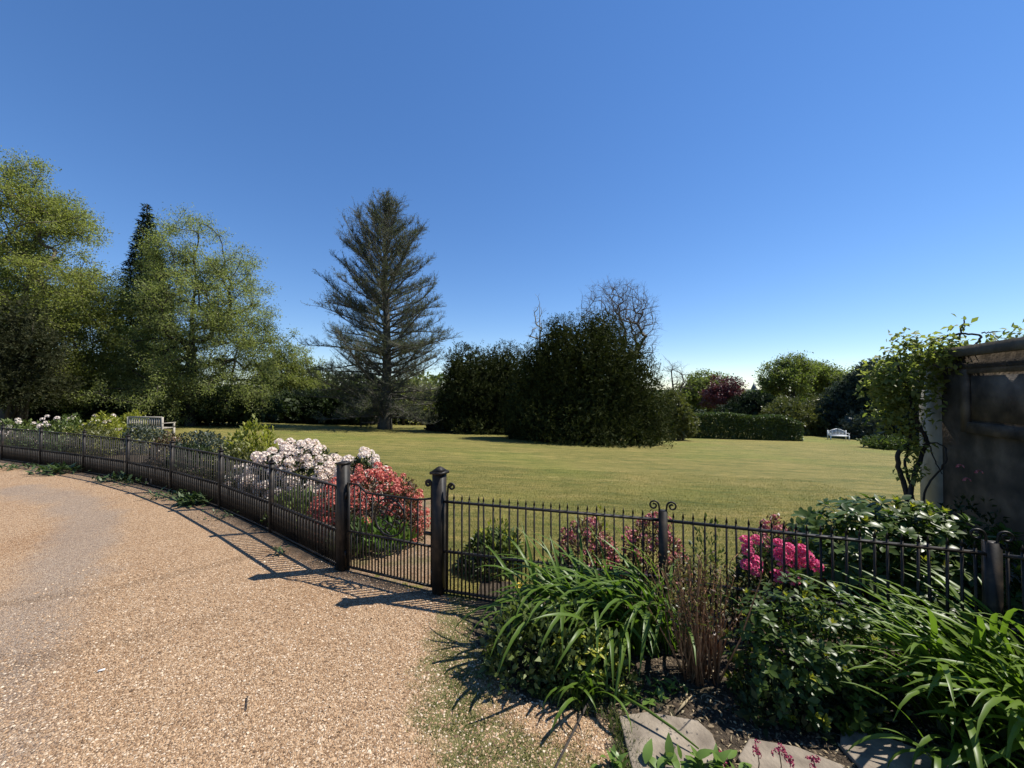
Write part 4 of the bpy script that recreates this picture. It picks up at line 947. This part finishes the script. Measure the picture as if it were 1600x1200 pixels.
n = 1700; P, _, _ = sample([(np.array([xw,yw,2.55]), np.array([.5,.45,.30])), (np.array([xw+.5,yw-.4,2.6]), np.array([.5,.45,.35])), (np.array([xw+.1,yw,1.5]), np.array([.4,.4,1.0]))], n, .8)
MB().leaves(P, randdir(n), randdir(n)*.7+np.array([0,0,1]), .08, .045).build('foliage', M['sycamore'], t, kind='stuff')
t, c = shrub('rose_bush', 'shaded rose bush with a few pink blooms against the dark wall', (5.05,4.35), (.55,.35,1.05), 700, .06, .035, 'dark_shrub', inner=.3)
for (u, v) in ((1498,729),(1527,738),(1508,750)):
    o = link('flower_cluster', RO[0], t); q = 4.15; o.location = Vector((X(u,q),q,Z(v,q)))-t.location; o.scale = (.95,)*3

# ------------------------------------------------------------------ foreground planting
def strap_mesh(name, mat, lean, bend, wid, n=10):
    t_ = np.linspace(0,1,n+1); a = lean+bend*t_**1.5; ds = 1/n
    x = np.concatenate([[0], np.cumsum(np.sin(a[:-1])*ds)]); z = np.concatenate([[0], np.cumsum(np.cos(a[:-1])*ds)])
    w = wid*.5*np.minimum(1, .55+2*t_)*np.clip((1-t_)*3.2, 0, 1)**.7; w[-1] = .0008
    nx_, nz_ = -np.cos(a), np.sin(a); V = []
    for i in range(n+1):
        for s_ in (-1,0,1): V.append((x[i]+nx_[i]*abs(s_)*w[i]*.35, s_*w[i], z[i]+nz_[i]*abs(s_)*w[i]*.35))
    F = [[i*3+k,i*3+3+k,i*3+4+k,i*3+1+k] for i in range(n) for k in (0,1)]
    return raw_mesh(name, np.array(V), np.array(F), M[mat], smooth=True)
STA = [strap_mesh('strap_leaf','strap',l_,b_,w_) for l_, b_, w_ in ((.1,1.7,.028),(.2,2.2,.031),(.3,2.5,.032),(.15,2.7,.028),(.3,2.2,.032),(.4,2.6,.03),(.25,2.9,.032),(.05,1.3,.026))]
STB = [strap_mesh('strap_leaf','strap_b',l_,b_,w_) for l_, b_, w_ in ((.15,1.4,.03),(.3,1.6,.032),(.4,1.9,.034),(.5,2.0,.03),(.25,2.3,.03),(.35,1.3,.032),(.1,1.9,.026))]
def strap_clump(label, c2, rad, n, tmpl, Lm, azc, azs, flatter=0):
    z = h1(*c2); t = thing('strap_leaf_clump', label, 'plant', (c2[0],c2[1],z))
    for k in range(n):
        a = rng.uniform(0,6.28); r_ = math.sqrt(rng.random()); x, y = math.cos(a)*r_*rad[0], math.sin(a)*r_*rad[1]
        az = rng.normal(azc, azs); o = link('leaf', tmpl[rng.integers(len(tmpl))], t); s_ = Lm*rng.uniform(.68,1.15)
        o.matrix_local = Matrix.Translation((x,y,-.02)) @ Matrix.Rotation(az,4,'Z') @ Matrix.Rotation(rng.normal(0,.12)+flatter,4,'Y') @ Matrix.Rotation(rng.normal(0,.15),4,'X') @ Matrix.Diagonal((s_,s_**.5,s_,1))
    return t
strap_clump('big arching clump of strap-shaped leaves in front of the spiked railing', (.76,2.98), (.58,.22), 298, STA, .92, R(188), .8)
strap_clump('bright green strap-leaved clump at the bed end beyond the glossy shrub', (2.85,2.2), (.48,.30), 290, STB, .92, R(165), .8)
strap_clump('small tuft of upright narrow leaves at the bed edge', (.47,2.42), (.12,.06), 34, STA, .42, R(120), 1.6)
strap_clump('dark drooping strap leaves hanging towards the stone slabs', (2.35,1.95), (.3,.1), 40, STA, .62, R(230), .7, .25)
# low mixed foliage at the front of the clump
shrub('low_leafy_plant', 'low bushy plant with small leaves in front of the big arching clump', (.2,2.66), (.44,.24,.50), 1500, .06, .027, 'mid_shrub', cat='plant', inner=.4)
t, c = shrub('low_leafy_plant', 'low plant with yellow-green new leaves at the bed front', (.48,2.52), (.36,.16,.38), 600, .05, .024, 'mid_shrub', cat='plant', inner=.5)
NEWL = [leaf_mesh('new_leaf','glossy_new',.4,b_,.9,4,.3) for b_ in (.1,.3)]
def rosettes_on(t, c, rad, nsh, tm, new, L, newp, per=7, minup=-.1, lim=300, nm='leaf'):
    Ms = []
    P, D_ = lump_pts(c, rad, nsh*3, .72); k = D_[:,2] > minup; P, D_ = P[k][:nsh], D_[k][:nsh]
    for p, d_ in zip(P, D_):
        ax = norm(d_+np.array([0,0,.8])+rng.normal(0,.25,3)); q = Vector(ax).to_track_quat('Z','Y').to_matrix().to_4x4()
        isnew = rng.random() < newp; m = per+rng.integers(-1,2)
        for j in range(m):
            el_ = R(rng.uniform(5,40)); s_ = L*rng.uniform(.7,1.2)
            mt = Matrix.Translation(Vector(p-np.array(c))-Vector(ax)*.03*(j/m)) @ q @ Matrix.Rotation(j*2.4+rng.normal(0,.2),4,'Z') @ Matrix.Rotation(-el_,4,'Y') @ Matrix.Scale(s_,4)
            Ms.append((mt, tm[rng.integers(len(tm))]))
        if isnew:
            for j in range(5): Ms.append((Matrix.Translation(Vector(p-np.array(c))+Vector(ax)*.012) @ q @ Matrix.Rotation(j*1.26+rng.normal(0,.2),4,'Z') @ Matrix.Rotation(-R(rng.uniform(45,75)),4,'Y') @ Matrix.Scale(L*.62,4), new[rng.integers(len(new))]))
    cc = Vector(c); camv = Vector((0,0,CAMH))
    Ms.sort(key=lambda q: ((q[0].translation+cc)-camv).length)
    rest = {}
    for i, (mt, me) in enumerate(Ms):
        if i < lim: o = link(nm, me, t); o.matrix_local = mt
        else: rest.setdefault(me.name, (me, []))[1].append(np.array(mt))
    if rest:
        bymat = {}
        for me, L_ in rest.values():
            TV = np.array([v.co[:] for v in me.vertices]); TF = np.array([p_.vertices[:] for p_ in me.polygons])
            bymat.setdefault(me.materials[0].name, MB()).inst(TV, TF, np.array(L_))
        for mn, bb_ in bymat.items(): bb_.build('foliage', bpy.data.materials[mn], t, smooth=True, kind='stuff', local=True)
def fill(t, c, rad, n, L):
    P, D_ = lump_pts(c, rad, n, .35); MB().leaves(P, D_*.5+randdir(n), D_+randdir(n)*.7, L, L*.5).build('inner_foliage', M['glossy'], t, kind='stuff')
def twigs_into(t, c, rad, n, mat='bark'): stems_into(t, c, rad, n, mat, .009)
rosettes_on(t, c, (.36,.16,.40), 40, NEWL, NEWL, .05, .2, 5)
c = (1.86,2.46,h1(1.86,2.46)); t = thing('glossy_shrub', 'glossy round-leaved shrub in front of the railing and pink rhododendron', 'shrub', c); twigs_into(t, c, (.5,.34,.68), 26)
rosettes_on(t, c, (.54,.34,.76), 230, GLS, GLN, .056, .3, 7, -.2)
fill(t, c, (.46,.28,.62), 1300, .045)
c = (3.65,3.75,h1(3.65,3.75)); t = thing('glossy_shrub', 'large glossy shrub with big oval leaves behind the railing, below the wall', 'shrub', c); twigs_into(t, c, (.9,.7,1.0), 30)
rosettes_on(t, c, (1.15,.8,1.20), 430, GLS, GLN, .10, .16, 7, -.1)
fill(t, c, (1.0,.7,1.0), 2600, .08)
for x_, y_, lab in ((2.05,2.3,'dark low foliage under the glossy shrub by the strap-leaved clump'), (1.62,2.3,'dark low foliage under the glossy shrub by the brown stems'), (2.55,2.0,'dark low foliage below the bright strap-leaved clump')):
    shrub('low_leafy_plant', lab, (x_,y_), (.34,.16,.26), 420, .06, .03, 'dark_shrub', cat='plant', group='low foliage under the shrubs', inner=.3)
# leggy brown-stemmed shrub
c = (1.27,2.62,h1(1.27,2.62)); t = thing('brown_stemmed_shrub', 'leggy shrub of many brown upright stems between the two leafy clumps', 'shrub', c)
tipsP = []
for k in range(70):
    a = rng.uniform(0,6.28); r_ = .13*math.sqrt(rng.random()); q = np.array([math.cos(a)*r_, math.sin(a)*r_*.7, -.03]); hh = rng.uniform(.45,.86)
    e = q*1.3+np.array([rng.normal(-.02,.10), rng.normal(0,.07), hh]); m_ = (q+e)/2+rng.normal(0,.02,3)
    MB().tube([q,m_,e,e+np.array([rng.normal(0,.03),rng.normal(0,.03),.05])], [.0065,.005,.003,.0015], 5).build('stem', M['brown_stem'], t, smooth=True, local=True)
    tipsP += [e, e*.85+q*.15]
tipsP = np.array(tipsP)+np.array(c); k = rng.integers(0, len(tipsP), 800); P = tipsP[k]+rng.normal(0,.04,(800,3))
MB().leaves(P, randdir(800)+np.array([0,0,.4]), randdir(800), rng.uniform(.015,.035,800), .013).build('foliage', M['bronze'], t, kind='stuff')
P = tipsP[rng.integers(0,len(tipsP),500)]+rng.normal(0,.06,(500,3)); MB().leaves(P, randdir(500)+np.array([0,0,.4]), randdir(500), .03, .014).build('foliage', M['olive_shrub'], t, kind='stuff')
# primulas, leafy plant at the very front
PR = [cluster_mesh('primula_head', .03, 7, 'crimson_fl') for _ in range(2)]
for (u, v, d) in ((1120,1178,1.98),(1178,1163,1.95),(1212,1165,1.93),(1228,1180,1.90),(1265,1180,1.92)):
    x = X(u,d); z = Z(v,d); y = d; g = h1(x,y)-.01
    t = thing('primula', 'crimson primula head on a thin stalk above the stone slabs', 'flower', (x,y,g), 0, 'crimson primulas')
    MB().tube([(0,0,0),(.01,0,(z-g)*.5),(0,0,z-g)], .0025, 5).build('stalk', M['bronze'], t, smooth=True, local=True)
    for k in range(6):
        o = link('floret', PR[k % 2], t); o.location = (rng.normal(0,.014), rng.normal(0,.014), z-g+rng.normal(0,.008)); o.scale = (.5,)*3; o.rotation_euler = (rng.normal(0,.8),rng.normal(0,.8),rng.uniform(0,6))
rosette('leafy_plant', 'fresh green crinkled leaves at the edge of the stone slab', 1052, 1198, 26, .10, .1, 'f', .2, .13, None, 'plant', FLF)
rosette('leafy_plant', 'narrow fresh leaves around the crimson primulas', 1120, 1205, 24, .10, .1, 'f', .16, .14, None, 'plant', FLF)
rosette('leafy_plant', 'small pale leaf tuft beside the slab corner', 962, 1188, 14, .06, .1, 'f', .1, .05, None, 'plant', FLF)
rosette('low_weed', 'round-leaved seedling in the bare soil by the glossy shrub', 1225, 1125, 7, .07, .1, 'f', .12, .03, None, 'plant', FLF)
for (u, v, n, lab) in ((985,1085,30,'low fresh weeds along the front of the bed'), (1040,1070,24,'low weeds near the brown stems'), (900,1075,22,'low weeds beside the upright leaf tuft')):
    rosette('low_weed', lab, u, v, n, .07, .1, 'w', .12, .14, 'low weeds in the bed', 'plant', FLF)
# fallen stalks, dry leaves
def stalk(name, label, pts, r, mat):
    P = np.array([(X(u,d),d,z) for u, d, z in pts]); o = MB().tube(P-P[0], r, 6).build(name, M[mat], smooth=True); o.location = P[0]; tag(o, label, 'stalk'); return o
stalk('bent_stalk', 'green seed stalk leaning over the stone slab', [(940,2.40,.10),(1010,2.22,.085),(1050,2.12,.07),(1088,2.03,.045)], [.007,.008,.007,.004], 'strap')
stalk('bent_stalk', 'dark stalk lying on the gravel at the bed corner', [(925,2.42,.03),(900,2.2,.02),(875,2.02,.012),(850,1.85,.012)], [.006,.007,.006,.005], 'bark_dark')
stalk('dry_leaf', 'dry straw-coloured leaf lying on the soil', [(1055,2.30,.01),(1066,2.35,.02),(1078,2.42,.012)], [.003,.009,.002], 'dry')
stalk('twig', 'small dark twig lying on the gravel', [(391,2.42,.008),(390,2.32,.01)], .003, 'bark_dark')
o = MB().box((0,0,.006), (.035,.012,.006), .5).build('paper_scrap', M['paper']); o.location = (X(165,2.64),2.64,.004); tag(o, 'small white scrap on the grey worn gravel', 'scrap')
t = thing('yellow_flower', 'single yellow bloom in the arching leaf clump', 'flower', (X(811,2.75),2.75,h1(0,2.75)))
zt_ = Z(914,2.75)-t.location.z; MB().tube([(.04,.05,0),(.02,.03,zt_*.5),(0,0,zt_)], .003, 5).build('stalk', M['strap'], t, local=True)
o = link('bloom', cluster_mesh('bloom', .028, 5, 'yellow_fl'), t); o.location = (0,0,zt_)
